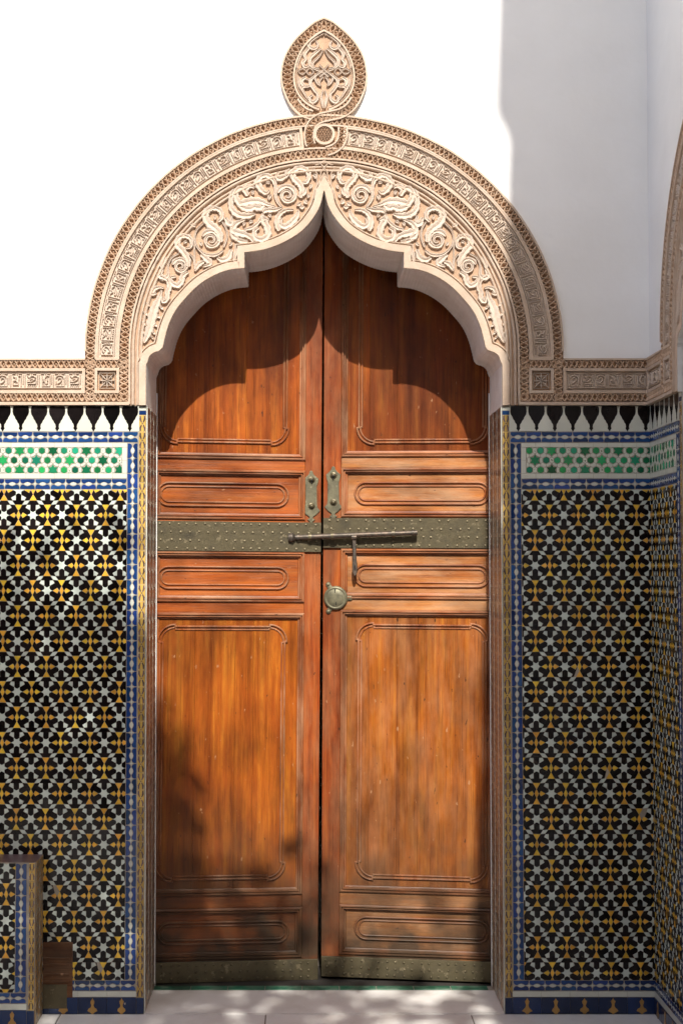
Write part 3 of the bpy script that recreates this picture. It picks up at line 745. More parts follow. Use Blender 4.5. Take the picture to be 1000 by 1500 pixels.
    mb.ribbon([Pi.at(Pi.L*i/80, -3.6*PX) for i in range(81)], 1.0*PX, .001, HR-.004, 'roll')
    mb.build('medallion_rim', 'stucco_frame', md)
    ar = MB()
    vs = [(a, -.0035, b) for a, b in im]; ar.add(vs + [(XC, -.0035, Z(110))], [(i+1, i, len(vs)) for i in range(len(vs)-1)] + [(0, len(vs)-1, len(vs))])
    ar.build('medallion_ground', 'stucco_warm', md)
    ar = MB()
    def zm(a, b, w): return ((a-490)*.135, 20+.135*b, w)
    AR = [[(500,240,1.2),(545,215,2.4),(600,270,3.6),(655,320,3.8),(640,375,3.2),(585,385,2.6),(555,345,2.2),(575,300,1.6)],
          [(640,370,2.0),(700,440,3.4),(690,500,3.0),(720,540,3.6),(700,585,2.8),(655,570,2.0),(660,520,1.5)],
          [(520,385,1.5),(580,430,3.2),(640,490,3.4),(640,560,2.8),(580,610,2.2),(510,640,1.8),(440,690,2.0)],
          [(500,400,1.2),(540,470,1.8),(610,540,2.4),(600,590,1.8),(540,600,1.6)],
          [(440,560,1.4),(500,620,1.8),(570,670,2.4),(640,740,3.2),(600,830,3.0),(560,880,2.6),(570,940,3.2),(620,970,3.2),(650,920,2.8),(615,890,2.0)],
          [(600,640,1.2),(640,595,1.6),(680,635,1.6),(640,670,1.4),(600,635,1.2)], [(680,630,1.2),(725,600,1.8),(770,632,1.2),(725,660,1.8),(680,632,1.2)],
          [(690,700,2.8),(735,735,3.6),(710,790,3.2),(650,790,2.6),(650,730,2.0),(690,715,1.4)],
          [(650,800,1.6),(730,810,2.8),(700,880,2.2),(660,940,1.4)], [(540,650,1.2),(590,690,2.0),(560,760,2.4),(520,790,1.2)],
          [(500,690,1.4),(540,740,2.2),(535,790,1.6)], [(700,350,1.4),(740,430,2.4),(775,520,2.6),(780,600,1.4)],
          [(500,840,1.2),(520,900,2.2),(510,960,3.0),(500,1030,1.4)], [(770,690,1.2),(760,780,2.2),(720,860,1.6)]]
    for st in AR:
        P_ = catmull([zm(*p) for p in st], 4)
        for sg in (1, -1):
            h = HR-.002+random.uniform(-.0012, .0012)
            ar.ribbon([(XC+sg*p[0]*PX, Z(p[1])) for p in P_], [max(.8, p[2]*.85)*PX for p in P_], .003, h, 'leaf')
    ar.build('arabesque', 'stucco_pale', md, smooth=40)
    # strap knot that ties the medallion to the bands, and the honeycomb roundel
    def strap(pts, hw, lift):
        P_ = Path([W2(C0+a, b) for a, b in catmull(pts, 5)])
        g = MB(); g.ribbon(P_.line(0, P_.L, 0, .008), hw*PX, .001, .0022+lift, 'flat'); g.build('strap_ground', 'stucco_recess', T)
        g = MB(); lattice(g, P_, 0, P_.L, hw*1.7*PX, 12*PX, HR+lift, .002+lift*.8, .0022); g.build('strap_lattice', 'stucco', T)
        g = MB()
        for sg in (1, -1): g.ribbon(P_.line(0, P_.L, sg*hw*PX, .008), 1.3*PX, .001, HR+.001+lift, 'flat')
        g.build('strap_edge', 'stucco_frame', T)
    strap([(46,148),(38,159),(26,167),(10,171),(-6,175),(-17,183),(-21.5,194),(-21.5,207),(-19.5,214)], 6.6, .0034)
    strap([(-44,150),(-38,158),(-29,166),(-18,170)], 6.4, .0005)
    strap([(27.5,188),(27.5,200),(24,211),(15,219),(4,223)], 6.2, .0030)
    g = MB(); c = W2(C0+0.5, 198)
    vs = [(c[0]+13*PX*math.cos(a*.2618), -.004, c[1]+13*PX*math.sin(a*.2618)) for a in range(24)]
    g.add(vs, [tuple(reversed(range(24)))]); rd = g.build('roundel', 'stucco_recess', T)
    g = MB(); g.ribbon([(c[0]+13.8*PX*math.cos(a*.1963), c[1]+13.8*PX*math.sin(a*.1963)) for a in range(32)], 2.1*PX, .001, HR+.003, 'flat', closed=True)
    g.build('roundel_rim', 'stucco_frame', rd)
    g = MB()
    for a in (0, 60, 120):
        ca, sa = math.cos(R(a)), math.sin(R(a))
        for k in range(-3, 4):
            d = k*3.5*PX; hl = math.sqrt(max(0, (12.4*PX)**2-d*d))
            g.ribbon([(c[0]-sa*d-ca*hl, c[1]+ca*d-sa*hl), (c[0]-sa*d+ca*hl, c[1]+ca*d+sa*hl)], .0016, .004, .0155+a*.00001, 'peak')
    g.build('honeycomb', 'stucco', rd)
    soffit(T)
    return T
Tmain = arch_surround('tall carved plaster arch with leaf scrolls, lettering and a pointed medallion over the double door', Matrix.Identity(4))

# ------------------------------------------------------------------ carved friezes beside the arch
def frieze(label, mtx, u_in, u_out, sg):
    """u_in: edge beside the arch mouldings, u_out: far end; sg points away from the arch"""
    T = thing('stucco_frieze', label, 'carved frieze', mtx)
    zt, zb = Z(526), ZF
    a, b = min(u_in, u_out), max(u_in, u_out)
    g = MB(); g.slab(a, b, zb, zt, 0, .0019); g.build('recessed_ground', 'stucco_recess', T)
    ur = u_in + sg*65*PX                        # outer edge of the arch ring
    lat = MB(); fr = MB()
    def hp(x0, x1, z): 
        n = max(2, int(abs(x1-x0)/.03)); x0, x1 = min(x0, x1), max(x0, x1)
        return Path([(x0+(x1-x0)*i/n, z) for i in range(n+1)])
    p1 = hp(u_in, u_out, Z(533.8)); lattice(lat, p1, 0, p1.L, 12*PX, 15.2*PX, HR-.0007)
    p2 = hp(u_in, u_out, Z(582.3)); lattice(lat, p2, 0, p2.L, 12*PX, 15.2*PX, HR-.0004)
    for q in (8.5, 57.5):
        pv = Path([(u_in+sg*q*PX, Z(590)), (u_in+sg*q*PX, Z(552)), (u_in+sg*q*PX, Z(528))])
        lattice(lat, pv, 0, pv.L, 12*PX, 15.2*PX, HR-.001)
    lat.build('lattice_band', 'stucco', T)
    tx0 = ur + sg*2*PX
    x0, x1 = min(tx0, u_out), max(tx0, u_out)
    e_out = x1 + .05 if sg > 0 else x1; e_in = x0 - .05 if sg < 0 else x0
    if sg > 0: rect = [(x0, Z(542)), (x1-.003, Z(542)), (x1-.003, Z(574.5)), (x0, Z(574.5))]
    else: rect = [(x0+.003, Z(542)), (x1, Z(542)), (x1, Z(574.5)), (x0+.003, Z(574.5))]
    fr.ribbon(rect, 2.3*PX, .001, HR, 'flat', closed=True)
    q0, q1 = u_in+sg*17*PX, u_in+sg*49*PX; xa, xb = min(q0,q1), max(q0,q1)
    fr.ribbon([(xa, Z(541.5)), (xb, Z(541.5)), (xb, Z(574.5)), (xa, Z(574.5))], 2.2*PX, .001, HR+.0004, 'flat', closed=True)
    # fillets top and bottom
    tx = ur
    fr.ribbon([(min(tx, u_out), Z(526.8)), (max(tx, u_out), Z(526.8))], 1.5*PX, 0, HR+.0012, 'flat')
    fr.ribbon([(a, Z(591.6)), (b, Z(591.6))], 2.4*PX, 0, HR+.0022, 'flat')
    fr.build('fillet', 'stucco_frame', T)
    ins = MB(); pm = Path([(x0, Z(558.3)), ((x0+x1)/2, Z(558.3)), (x1, Z(558.3))])
    inscription(ins, pm, 4*PX, pm.L-4*PX, 0, 24*PX)
    ins.build('inscription', 'stucco_pale', T)
    ro = MB(); c = ((xa+xb)/2, (Z(541.5)+Z(574.5))/2); r_ = 11.2*PX
    for k in range(8):
        an = math.pi/4*k; ca, sa = math.cos(an), math.sin(an); rr = r_*(1.0 if k % 2 == 0 else 1.22)
        ro.ribbon([(c[0]+ca*.002, c[1]+sa*.002), (c[0]+ca*rr*.5, c[1]+sa*rr*.5), (c[0]+ca*rr, c[1]+sa*rr)], [.0012, .0034, .001], .002, HR-.002+k*.0001, 'peak')
    for s_ in (0.62, 1.0):
        ro.ribbon([(c[0]-r_*s_, c[1]-r_*s_), (c[0]+r_*s_, c[1]-r_*s_), (c[0]+r_*s_, c[1]+r_*s_), (c[0]-r_*s_, c[1]+r_*s_)], .0017, .002, HR-.004, 'peak', closed=True)
    ro.build('rosette', 'stucco_pale', T)
    return T
UI = 284.5*PX
frieze('sunlit carved frieze of lettering running left from the arch under the white wall', Matrix.Identity(4), XC-UI, -1.95, -1)
frieze('shaded carved frieze of lettering between the arch and the inner corner at right', Matrix.Identity(4), XC+UI, XR-.001, 1)
frieze('short carved frieze turning the corner onto the side wall at the right edge', SIDE, SO-UI, .0175, -1)
c = copy_tree(Tmain); c.matrix_world = SIDE @ Matrix.Translation((SO-XC, 0, 0))
c['label'] = 'second carved plaster arch on the side wall, cut off by the right edge'

# ------------------------------------------------------------------ glazed mosaic
def clip(poly, r):
    x0, x1, z0, z1 = r
    def cut(P, f, inter):
        out = []
        for i in range(len(P)):
            a, b = P[i-1], P[i]; fa, fb = f(a), f(b)
            if fb:
                if not fa: out.append(inter(a, b))
                out.append(b)
            elif fa: out.append(inter(a, b))
        return out
    def ix(v): return lambda a, b: (v, a[1]+(b[1]-a[1])*(v-a[0])/(b[0]-a[0]))
    def iz(v): return lambda a, b: (a[0]+(b[0]-a[0])*(v-a[1])/(b[1]-a[1]), v)
    for f, g in ((lambda p: p[0] >= x0, ix(x0)), (lambda p: p[0] <= x1, ix(x1)), (lambda p: p[1] >= z0, iz(z0)), (lambda p: p[1] <= z1, iz(z1))):
        if poly: poly = cut(poly, f, g)
    out = []
    for p in poly:
        if not out or math.hypot(p[0]-out[-1][0], p[1]-out[-1][1]) > 2e-4: out.append(p)
    return out
def area(P): return abs(sum(P[i-1][0]*P[i][1]-P[i][0]*P[i-1][1] for i in range(len(P))))/2
def rot(P, a): c, s = math.cos(a), math.sin(a); return [(p[0]*c-p[1]*s, p[0]*s+p[1]*c) for p in P]
A = 42.4*PX
GH, TH0 = 0.0035, 0.0052                 # grout level, tile level
def shrink(P, d=0.0006):
    m = MB(); n = len(P); cx = sum(p[0] for p in P)/n; cz = sum(p[1] for p in P)/n; out = []
    for p in P:
        L = math.hypot(p[0]-cx, p[1]-cz) or 1; out.append((p[0]-(p[0]-cx)/L*d, p[1]-(p[1]-cz)/L*d))
    return out
STAR = []
for k in range(6):
    a = k*math.pi/3; STAR += [(A*.194*math.cos(a), A*.188*math.sin(a)), (A*.106*math.cos(a+math.pi/6), A*.106*math.sin(a+math.pi/6))]
hp_ = [(.032,.114),(.066,.134),(.090,.172),(.090,.350),(.100,.360),(.196,.361),(.203,.372),(.113,.497)]
PETAL = [(x*A, z*A) for x, z in hp_] + [(-x*A, z*A) for x, z in reversed(hp_)]
KITE = rot([(A*x, A*z) for x, z in ((.206,0),(.345,.086),(.405,0),(.345,-.086))], 0)
DIAM = [(A*.066,0),(0,A*.150),(-A*.066,0),(0,-A*.150)]
TRI = rot([(0, A*.138), (-A*.1195, -A*.069), (A*.1195, -A*.069)], 0)
MESHCACHE = {}
def cached(key, poly, m):
    if key not in MESHCACHE:
        b = MB(); b.tile(poly, GH-.001, TH0); MESHCACHE[key] = b.mesh(key, m)
    return MESHCACHE[key]
class Tiler:
    def __init__(s, T, singles): s.T = T; s.singles = singles; s.q = {}; s.cnt = {}
    def put(s, name, m, base, ang, c, rect, single=True, key=None, minf=0.10):
        P0 = rot(base, ang) if ang else base
        P = [(p[0]+c[0], p[1]+c[1]) for p in P0]
        C = clip(P, rect)
        if len(C) < 3 or area(C) < minf*area(base): return
        s.q.setdefault((name, m), []).append((C, base, ang, c, abs(area(C)-area(P)) < 1e-9, single, key or name))
    def flush(s):
        for (name, m), L in s.q.items():
            stuff = MB(); n = 0
            L.sort(key=lambda t: (not(s.vis(t[3])), -area(t[0]) if True else 0, abs(t[3][1]-1.5)))
            for (C, base, ang, c, whole, single, key) in L:
                tl = (random.gauss(0, .014), random.gauss(0, .014))
                if single and s.singles and n < 300 and s.vis(c):
                    n += 1
                    if whole:
                        obj_of(cached(key, base, m), name, s.T, (c[0]+random.uniform(-.0003,.0003), -random.uniform(0, .0006), c[1]+random.uniform(-.0003,.0003)), (tl[0], -ang+random.uniform(-.018,.018), tl[1]))
                    else:
                        b = MB(); b.tile([(p[0]-c[0], p[1]-c[1]) for p in C], GH-.001, TH0, tilt=tl)
                        obj_of(b.mesh(name, m), name, s.T, (c[0], 0, c[1]))
                else: stuff.tile(C, GH-.001, TH0, tilt=tl)
            if stuff.v: stuff.build(name, m, s.T, kind='stuff')
    def vis(s, c): return c[0] > -1.24
def zellij(t, rect, ox, oz):
    x0, x1, z0, z1 = rect; rh = A*math.sqrt(3)/2
    j0, j1 = int((z0-oz)/rh)-2, int((z1-oz)/rh)+2
    for j in range(j0, j1+1):
        i0, i1 = int((x0-ox)/A)-2, int((x1-ox)/A)+2
        for i in range(i0, i1+1):
            c = (ox+i*A+(A/2 if j % 2 else 0), oz+j*rh)
            t.put('star_tile', 'glaze_white', STAR, 0, c, rect)
            for k in range(6):
                t.put('black_tile', 'glaze_black', PETAL, k*math.pi/3, c, rect)
                y = k in (0, 3)
                t.put('yellow_kite_tile' if y else 'white_kite_tile', 'glaze_yellow' if y else 'glaze_white', KITE, k*math.pi/3, c, rect, single=False)
            for k in range(3):
                an = k*math.pi/3; cc = (c[0]+A/2*math.cos(an), c[1]+A/2*math.sin(an))
                t.put('yellow_diamond_tile' if k == 0 else 'white_diamond_tile', 'glaze_yellow' if k == 0 else 'glaze_white', DIAM, an, cc, rect)
            t.put('triangle_tile', 'glaze_yellow', TRI, math.pi, (c[0]+A/2, c[1]+A*math.sqrt(3)/6), rect)
            t.put('triangle_tile', 'glaze_yellow', TRI, 0, (c[0]+A/2, c[1]-A*math.sqrt(3)/6), rect)
def border(t, x0, x1, z0, z1, horiz):
    """blue bone tiles with white lenses between them"""
    if x1-x0 < .005: return
    L = (x1-x0) if horiz else (z1-z0); Wd = (z1-z0) if horiz else (x1-x0)
    n = max(1, round(L/(22.3*PX))); p = L/n; sx = p/22.0; sy = Wd/15.6
    B = [(-10.4,7.3),(10.4,7.3),(10.4,4.3),(9.2,2.2),(7.2,1.0),(5.2,1.1),(3.0,2.6),(0,3.4),(-3.0,2.6),(-5.2,1.1),(-7.2,1.0),(-9.2,2.2),(-10.4,4.3)]
    Ln = [(-5.2,0),(-2.8,1.8),(0,2.6),(2.8,1.8),(5.2,0),(2.8,-1.8),(0,-2.6),(-2.8,-1.8)]
    St = [(0,4.2),(.8,.9),(4.6,0),(.8,-.9),(0,-4.2),(-.8,-.9),(-4.6,0),(-.8,.9)]
    def sc_(P): return [(a*sx, b*sy) for a, b in P]
    B2, L2, S2_ = [[tuple(q) for q in sc_(P)] for P in (B, Ln, St)]
    big = (-9, 9, -9, 9)
    for i in range(n):
        s = (i+.5)*p
        c = (x0+s, (z0+z1)/2) if horiz else ((x0+x1)/2, z0+s)
        a = 0 if horiz else math.pi/2
        for q in (0, math.pi): t.put('blue_tile', 'glaze_blue', B2, a+q, c, big, key='blue_%d_%d' % (round(sx*1e7), round(sy*1e7)))
        t.put('white_lens_tile', 'glaze_cream', L2, a, c, big, single=False)
        if i: 
            c2 = (x0+i*p, c[1]) if horiz else (c[0], z0+i*p)
            t.put('white_cross_tile', 'glaze_cream', S2_, a, c2, big, single=False)
def greens(t, rect, ox, zc):
    s = 16.25*PX; rh = 14.2*PX
    hexa = [(5.0*PX*math.cos(R(30+60*k)), 5.0*PX*math.sin(R(30+60*k))) for k in range(6)]
    star = []
    for k in range(6):
        a = R(30+60*k); star += [(8.2*PX*math.cos(a), 8.2*PX*math.sin(a)), (4.7*PX*math.cos(a+math.pi/6), 4.7*PX*math.sin(a+math.pi/6))]
    dia = [(1.6*PX,0),(0,3.1*PX),(-1.6*PX,0),(0,-3.1*PX)]
    arc = []                                     # white bone between two hexagons' rings
    for r_, sgn in ((9.0, 1), (5.6, -1)):
        rng = range(-2, 3) if sgn > 0 else range(2, -3, -1)
        for k in rng: arc.append((r_*PX*math.cos(R(k*13.5)), r_*PX*math.sin(R(k*13.5))))
    x0, x1, z0, z1 = rect
    for j in (-1, 0, 1):
        for i in range(int((x0-ox)/s)-3, int((x1-ox)/s)+4):
            cx = ox+i*s+(s/2 if j else 0); cz = zc+j*rh
            typ = (i % 3) if j == 0 else ((i+2) % 3)
            if typ == 0: t.put('green_star_tile', 'glaze_green', star, 0, (cx, cz), rect)
            else:
                t.put('green_hexagon_tile', 'glaze_green', hexa, 0, (cx, cz), rect)
                for k in range(6): t.put('white_bone_tile', 'glaze_cream', arc, R(60*k), (cx, cz), rect, single=False)
                # the olive diamond between two neighbouring hexagons
                if typ == 1: t.put('olive_diamond_tile', 'glaze_olive', dia, 0, (cx+s/2, cz), rect, single=False)
def strips(T, name, rects, m, h=TH0, stuff=False):
    acc = MB()
    for (a, b, c, d) in rects:
        if stuff: acc.slab(a, b, c, d, GH-.001, h+random.uniform(-.0002, .0002), .0006)
        else:
            q = MB(); q.slab(a, b, c, d, GH-.001, h+random.uniform(-.0002, .0002), .0006); q.build(name, m, T)
    if stuff and acc.v: acc.build(name, m, T, kind='stuff')
MER = [(10.6,594.8),(11.6,598),(11.9,603),(11.0,607.5),(8.6,611),(7.6,614),(5.4,616.5),(4.6,619),(2.6,621.5),(2.0,625.5),(2.9,627.5),(1.5,629.5),(0,632)]
FLEUR = [(0,12.5),(1.6,9.5),(3.2,8),(2.6,5),(1.8,2),(2.6,-1),(5.4,-3),(6.6,-6),(4.0,-7.6),(2.2,-9),(0,-12)]
def yellow_strip(T, x0, x1, z0, z1, singles=True):
    p = 24.6*PX; n = round((z1-z0)/p); p = (z1-z0)/n; c = (x0+x1)/2; k = (x1-x0)/(11*PX)
    strips(T, 'yellow_tile', [(x0+.0008, x1-.0008, z0+i*p+.0006, z0+(i+1)*p-.0006) for i in range(n)], 'glaze_strip', TH0-.0008, not singles)
    d = MB(); wl = MB()
    for i in range(n):
        z = z0+(i+.5)*p
        d.tile([(c+1.1*PX*k, z), (c, z+1.1*PX), (c-1.1*PX*k, z), (c, z-1.1*PX)], GH-.001, TH0+.0002, .0002)
        for sx in (1, -1):
            for sz in (1, -1):
                q = [(c+sx*a*PX*k, z+sz*b*PX) for a, b in ((.6,1.6),(2.4,2.2),(4.7,6.5),(4.1,11.4),(2.2,10.9),(2.0,6.6))]
                d.tile(q, GH-.001, TH0+.0002, .0002)
                wl.ribbon([(c+sx*.5*PX*k, z+sz*1.6*PX), (c+sx*4.6*PX*k, z+sz*7.4*PX), (c+sx*3.8*PX*k, z+sz*12.0*PX)], .0011, TH0-.002, TH0+.0001, 'peak')
    d.build('dark_sliver', 'glaze_brown', T, kind='stuff'); wl.build('white_sliver', 'glaze_cream', T, kind='stuff')
def dado(name, label, mtx, uo, sg, qend, ztop=None, singles=True, star=None, green=None, plinth_drop=0):
    T = thing(name, label, 'tiled dado', mtx)
    def U(q0, q1): a, b = uo+sg*q0*PX, uo+sg*q1*PX; return (min(a,b), max(a,b))
    full = ztop is None
    top = ZF-.001 if full else ztop
    a, b = U(0, qend)
    g = MB(); g.slab(a, b, 0, top, 0, GH); g.build('mortar_bed', 'grout', T)
    t = Tiler(T, singles)
    m0, m1 = U(28, qend); bz0 = Z(1451.5); pz1 = Z(1436)
    if full:
        zt = Z(717.5)
        b0, b1 = U(11.8, qend)
        border(t, b0, b1, Z(648), Z(632.6), True)
        # border below the green band meets the upright border
        border(t, m0, m1, Z(716.7), Z(701.4), True)
        v0, v1 = U(11.9, 27.6); border(t, v0, v1, pz1, Z(649), False)
        border(t, b0, b1, bz0, pz1-.0008, True)
        g0, g1 = U(35.5, qend)
        rr = (g0, g1, Z(693), Z(655.5)); greens(t, rr, green if green is not None else g0, Z(674.3))
        ws = []
        n = max(1, int((m1-m0)/(21*PX)))
        for i in range(n):
            for (za, zb) in ((Z(655), Z(649)), (Z(700.8), Z(693.6))): ws.append((m0+(m1-m0)*i/n+.0004, m0+(m1-m0)*(i+1)/n-.0004, za, zb))
        e0, e1 = U(28, 35); 
        for i in range(2): ws.append((e0, e1-.0006, Z(693.2)+(Z(655.4)-Z(693.2))*i/2+.0003, Z(693.2)+(Z(655.4)-Z(693.2))*(i+1)/2-.0003))
        strips(T, 'white_edging_tile', ws, 'glaze_cream')
        # stepped merlons
        P = 26.6*PX; f0, f1 = U(10.5, qend); k = 0
        ox = uo+sg*(24.0)*PX
        H = [(w_*PX, Z(y)) for w_, y in MER]
        zt_, zb_ = Z(594.8), Z(632.2)
        n = int(abs(f1-f0)/P)+2
        for i in range(-1, n):
            cx = ox+sg*i*P
            poly = [(cx+w_, z) for w_, z in H] + [(cx-w_, z) for w_, z in reversed(H)]
            t.put('black_merlon_tile', 'glaze_black', [(p[0]-cx, p[1]-Z(612)) for p in poly], 0, (cx, Z(612)), (f0, f1, 0, 9), key='merlon')
            e = .0007; c2 = cx+sg*P/2*1.0; hp2 = P/2-e
            W = [(max(hp2-w_-0, .0006), z) for w_, z in H]
            poly = [(w_, z) for w_, z in W] + [(-w_, z) for w_, z in reversed(W)]
            t.put('white_lily_tile', 'glaze_cream', [(p[0], p[1]-Z(612)) for p in poly], 0, (c2, Z(612)), (f0, f1, 0, 9), key='lily', minf=.02)
        y0, y1 = U(0.4, 11); yellow_strip(T, y0, y1, Z(1461.5), Z(608), singles)
        strips(T, 'blue_cap_tile', [(y0, y1, Z(607.5), Z(602))], 'glaze_blue'); strips(T, 'white_edging_tile', [(y0, y1, Z(601.5), Z(596))], 'glaze_cream')
        rect = (m0, m1, pz1+.0006, zt)
    else:
        v0, v1 = U(11.9, 27.6); border(t, v0, v1, pz1, top-.002, False)
        b0, b1 = U(11.8, qend); border(t, b0, b1, bz0, pz1-.0008, True)
        y0, y1 = U(0.4, 9); yellow_strip(T, y0, y1, Z(1461.5), top, singles)
        rect = (m0, m1, pz1+.0006, top-.002)
    if star is None: ox, oz = rect[0], rect[3]
    else: ox, oz = star
    zellij(t, rect, ox, oz)
    t.flush()
    # foot: pale row, navy plinth with ochre lilies
    w0, w1 = U(11, qend); n = max(1, round((w1-w0)/(42*PX)))
    strips(T, 'white_edging_tile', [(w0+(w1-w0)*i/n+.0004, w0+(w1-w0)*(i+1)/n-.0004, Z(1460.6), Z(1452.4)) for i in range(n)], 'glaze_cream')
    strips(T, 'navy_plinth_tile', [(w0+(w1-w0)*i/n+.0004, w0+(w1-w0)*(i+1)/n-.0004, 0.0042, Z(1461.2)) for i in range(n)] + [(*U(0.3, 10.6), 0.0042, Z(1462))], 'glaze_navy', TH0+.002)
    for i in range(n):
        cx = w0+(w1-w0)*(i+.5)/n; cz = Z(1474.5); q = MB()
        F_ = [(random.uniform(.85, 1.15)*a*PX, b*PX) for a, b in FLEUR]
        q.tile([(a, b) for a, b in F_] + [(-a, b) for a, b in reversed(F_[1:-1])], GH, TH0+.0034, .0004)
        obj_of(q.mesh('lily_inlay', 'glaze_ochre'), 'lily_inlay', T, (cx, 0, cz))
    return T
OL, OR = XC-HW, XC+HW
rowz = Z(718)
dado('tiled_dado', 'sunlit mosaic tile panel of black and white stars left of the door', Matrix.Identity(4), OL, -1, 430, star=(X(71), rowz), green=X(54))
dado('tiled_dado', 'shaded mosaic tile panel of black and white stars between the door and the inner corner', Matrix.Identity(4), OR, 1, (XR-OR)/PX-.2, star=(X(803), rowz), green=X(782.5))
so_ = SO-HW
dado('tiled_dado', 'narrow mosaic tile panel on the side wall seen almost edge-on at the right edge', SIDE, so_, -1, (so_-.006)/PX, singles=False, star=(.03, rowz), green=.02)

# mosaic lining of the door reveal
def reveal(label, mtx, x, sg):
    T = thing('tiled_reveal', label, 'tiled reveal', mtx)
    b = MB(); z1 = ZF-.004
    mtx_l = None
    # local plane: u = depth into the wall, mapped so that the tiles stand on the reveal
    cols = 3; cw = JD/cols
    bed, yl, dk, wt = MB(), MB(), MB(), MB()
    bed.slab(0.0, JD, 0.006, z1, 0, GH*.7)
    p = 25*PX; n = round((z1-.006)/p); p = (z1-.006)/n
    for c_ in range(cols+1):
        uu = min(JD-.008, max(.004, c_*cw)); wt.ribbon([(uu, .006), (uu, z1)], .0065, .001, TH0*.75+.0003, 'flat')
    for c_ in range(cols):
        u0 = c_*cw; uc = u0+cw/2; k = cw/(11*PX)
        for i in range(n):
            z = .006+(i+.5)*p
            yl.slab(u0+.0012, u0+cw-.0012, z-p/2+.0006, z+p/2-.0006, .001, TH0*.75-.0006, .0005)
            for sx in (1, -1):
                for sz in (1, -1):
                    q = [(uc+sx*a*PX*k, z+sz*b*PX) for a, b in ((.5,1.4),(2.2,2.2),(4.4,6.5),(4.0,11.4),(2.4,11.0),(2.5,6.6))]
                    dk.tile(q, .001, TH0*.75, .0003)
                    wt.ribbon([(uc+sx*.3*PX*k, z+sz*1.0*PX), (uc+sx*5.0*PX*k, z+sz*7.4*PX), (uc+sx*4.0*PX*k, z+sz*12.0*PX)], .0028, .002, TH0*.75+.0001, 'peak')
    for mb_, nm, mt, kd in ((bed, 'mortar_bed', 'grout', None), (yl, 'ochre_tile', 'glaze_tan', 'stuff'), (dk, 'dark_sliver', 'glaze_brown', 'stuff'), (wt, 'white_sliver', 'glaze_cream', 'stuff')):
        # rotate the plane: (u,-h,v) -> on the reveal
        if sg < 0: mb_.v = [(x - y_, u_, v_) for (u_, y_, v_) in mb_.v]; mb_.f = [tuple(reversed(f)) for f in mb_.f]
        else: mb_.v = [(x + y_, u_, v_) for (u_, y_, v_) in mb_.v]
        mb_.build(nm, mt, T, kind=kd)
    cb = MB(); cb.box(*(sorted((x, x - sg*.006))), JD-.006, JD+.003, .006, Z(560)); cb.build('plaster_bead', 'plaster', T)
reveal('mosaic lining of the doorway on its left side', Matrix.Identity(4), OL, -1)
reveal('mosaic lining of the doorway on its right side', Matrix.Identity(4), OR, 1)

# low tiled pier at the left foot, and the small timber hatch beside it
PY = -0.15
px_ = X(57, PY)
pt = Z(1264, PY)
P = dado('low_tiled_pier', 'low tiled pier standing forward of the left mosaic panel at the bottom left corner', Matrix.Translation((0, PY, 0)), px_, -1, 210, ztop=pt, star=(px_-28*PX-.085, pt-.11))
P['category'] = 'pier'
b = MB(); b.add([(-1.7,0,0),(px_,0,0),(px_,-PY,0),(-1.7,-PY,0),(-1.7,0,pt),(px_,0,pt),(px_,-PY-.0055,pt),(-1.7,-PY-.0055,pt)], [(4,5,6,7),(1,2,6,5),(0,3,7,4)])
b.build('pier_body', 'glaze_brown', P)
tt = MB(); dk = MB(); wt = MB()
n = round(pt/(24.6*PX)); p = pt/n
for c_ in range(2):
    for i in range(n):
        u0, u1 = .004+c_*.069, .071+c_*.069; z = (i+.5)*p; uc = (u0+u1)/2
        tt.slab(u0, u1-.002, z-p/2+.001, z+p/2-.001, 0, .002, .0005)
        for sx in (1, -1):
            for sz in (1, -1):
                wt.ribbon([(uc+sx*.004, z+sz*1.6*PX), (uc+sx*.030, z+sz*6.8*PX), (uc+sx*.026, z+sz*12*PX)], .0028, .0005, .0027, 'peak'); dk.tile([(uc+sx*a*.006, z+sz*b*PX) for a, b in ((.5,1.4),(2.0,2.2),(4.2,6.5),(3.8,11),(2.6,10.6),(2.7,6.6))], 0, .0026, .0003)
for mb_, nm, mt in ((tt, 'ochre_tile', 'glaze_ochre'), (dk, 'dark_sliver', 'glaze_brown'), (wt, 'white_sliver', 'glaze_cream')):
    mb_.v = [(px_ - y_, u_, v_) for (u_, y_, v_) in mb_.v]; mb_.f = [tuple(reversed(f)) for f in mb_.f]; mb_.build(nm, mt, P, kind='stuff')
H = thing('timber_hatch', 'small dark wooden hatch low in the left mosaic panel beside the low pier', 'hatch')
hx0, hx1, hz0, hz1 = X(68.5), X(112), Z(1478), Z(1380)
b = MB(); b.slab(hx0, hx1, hz0, hz1, .0, .0068, .001); b.build('board', 'wood_old', H)
b = MB(); b.slab(hx0, hx1-.02, hz0+.002, Z(1442), .006, .0090, .001); b.build('kick_plate', 'brass', H)
for py in (1404, 1413, 1427, 1438):
    b = MB(); b.ribbon([(hx0, Z(py)), (hx1-.012, Z(py))], .005, .006, .0105, 'roll'); b.build('moulding', 'wood_old', H)

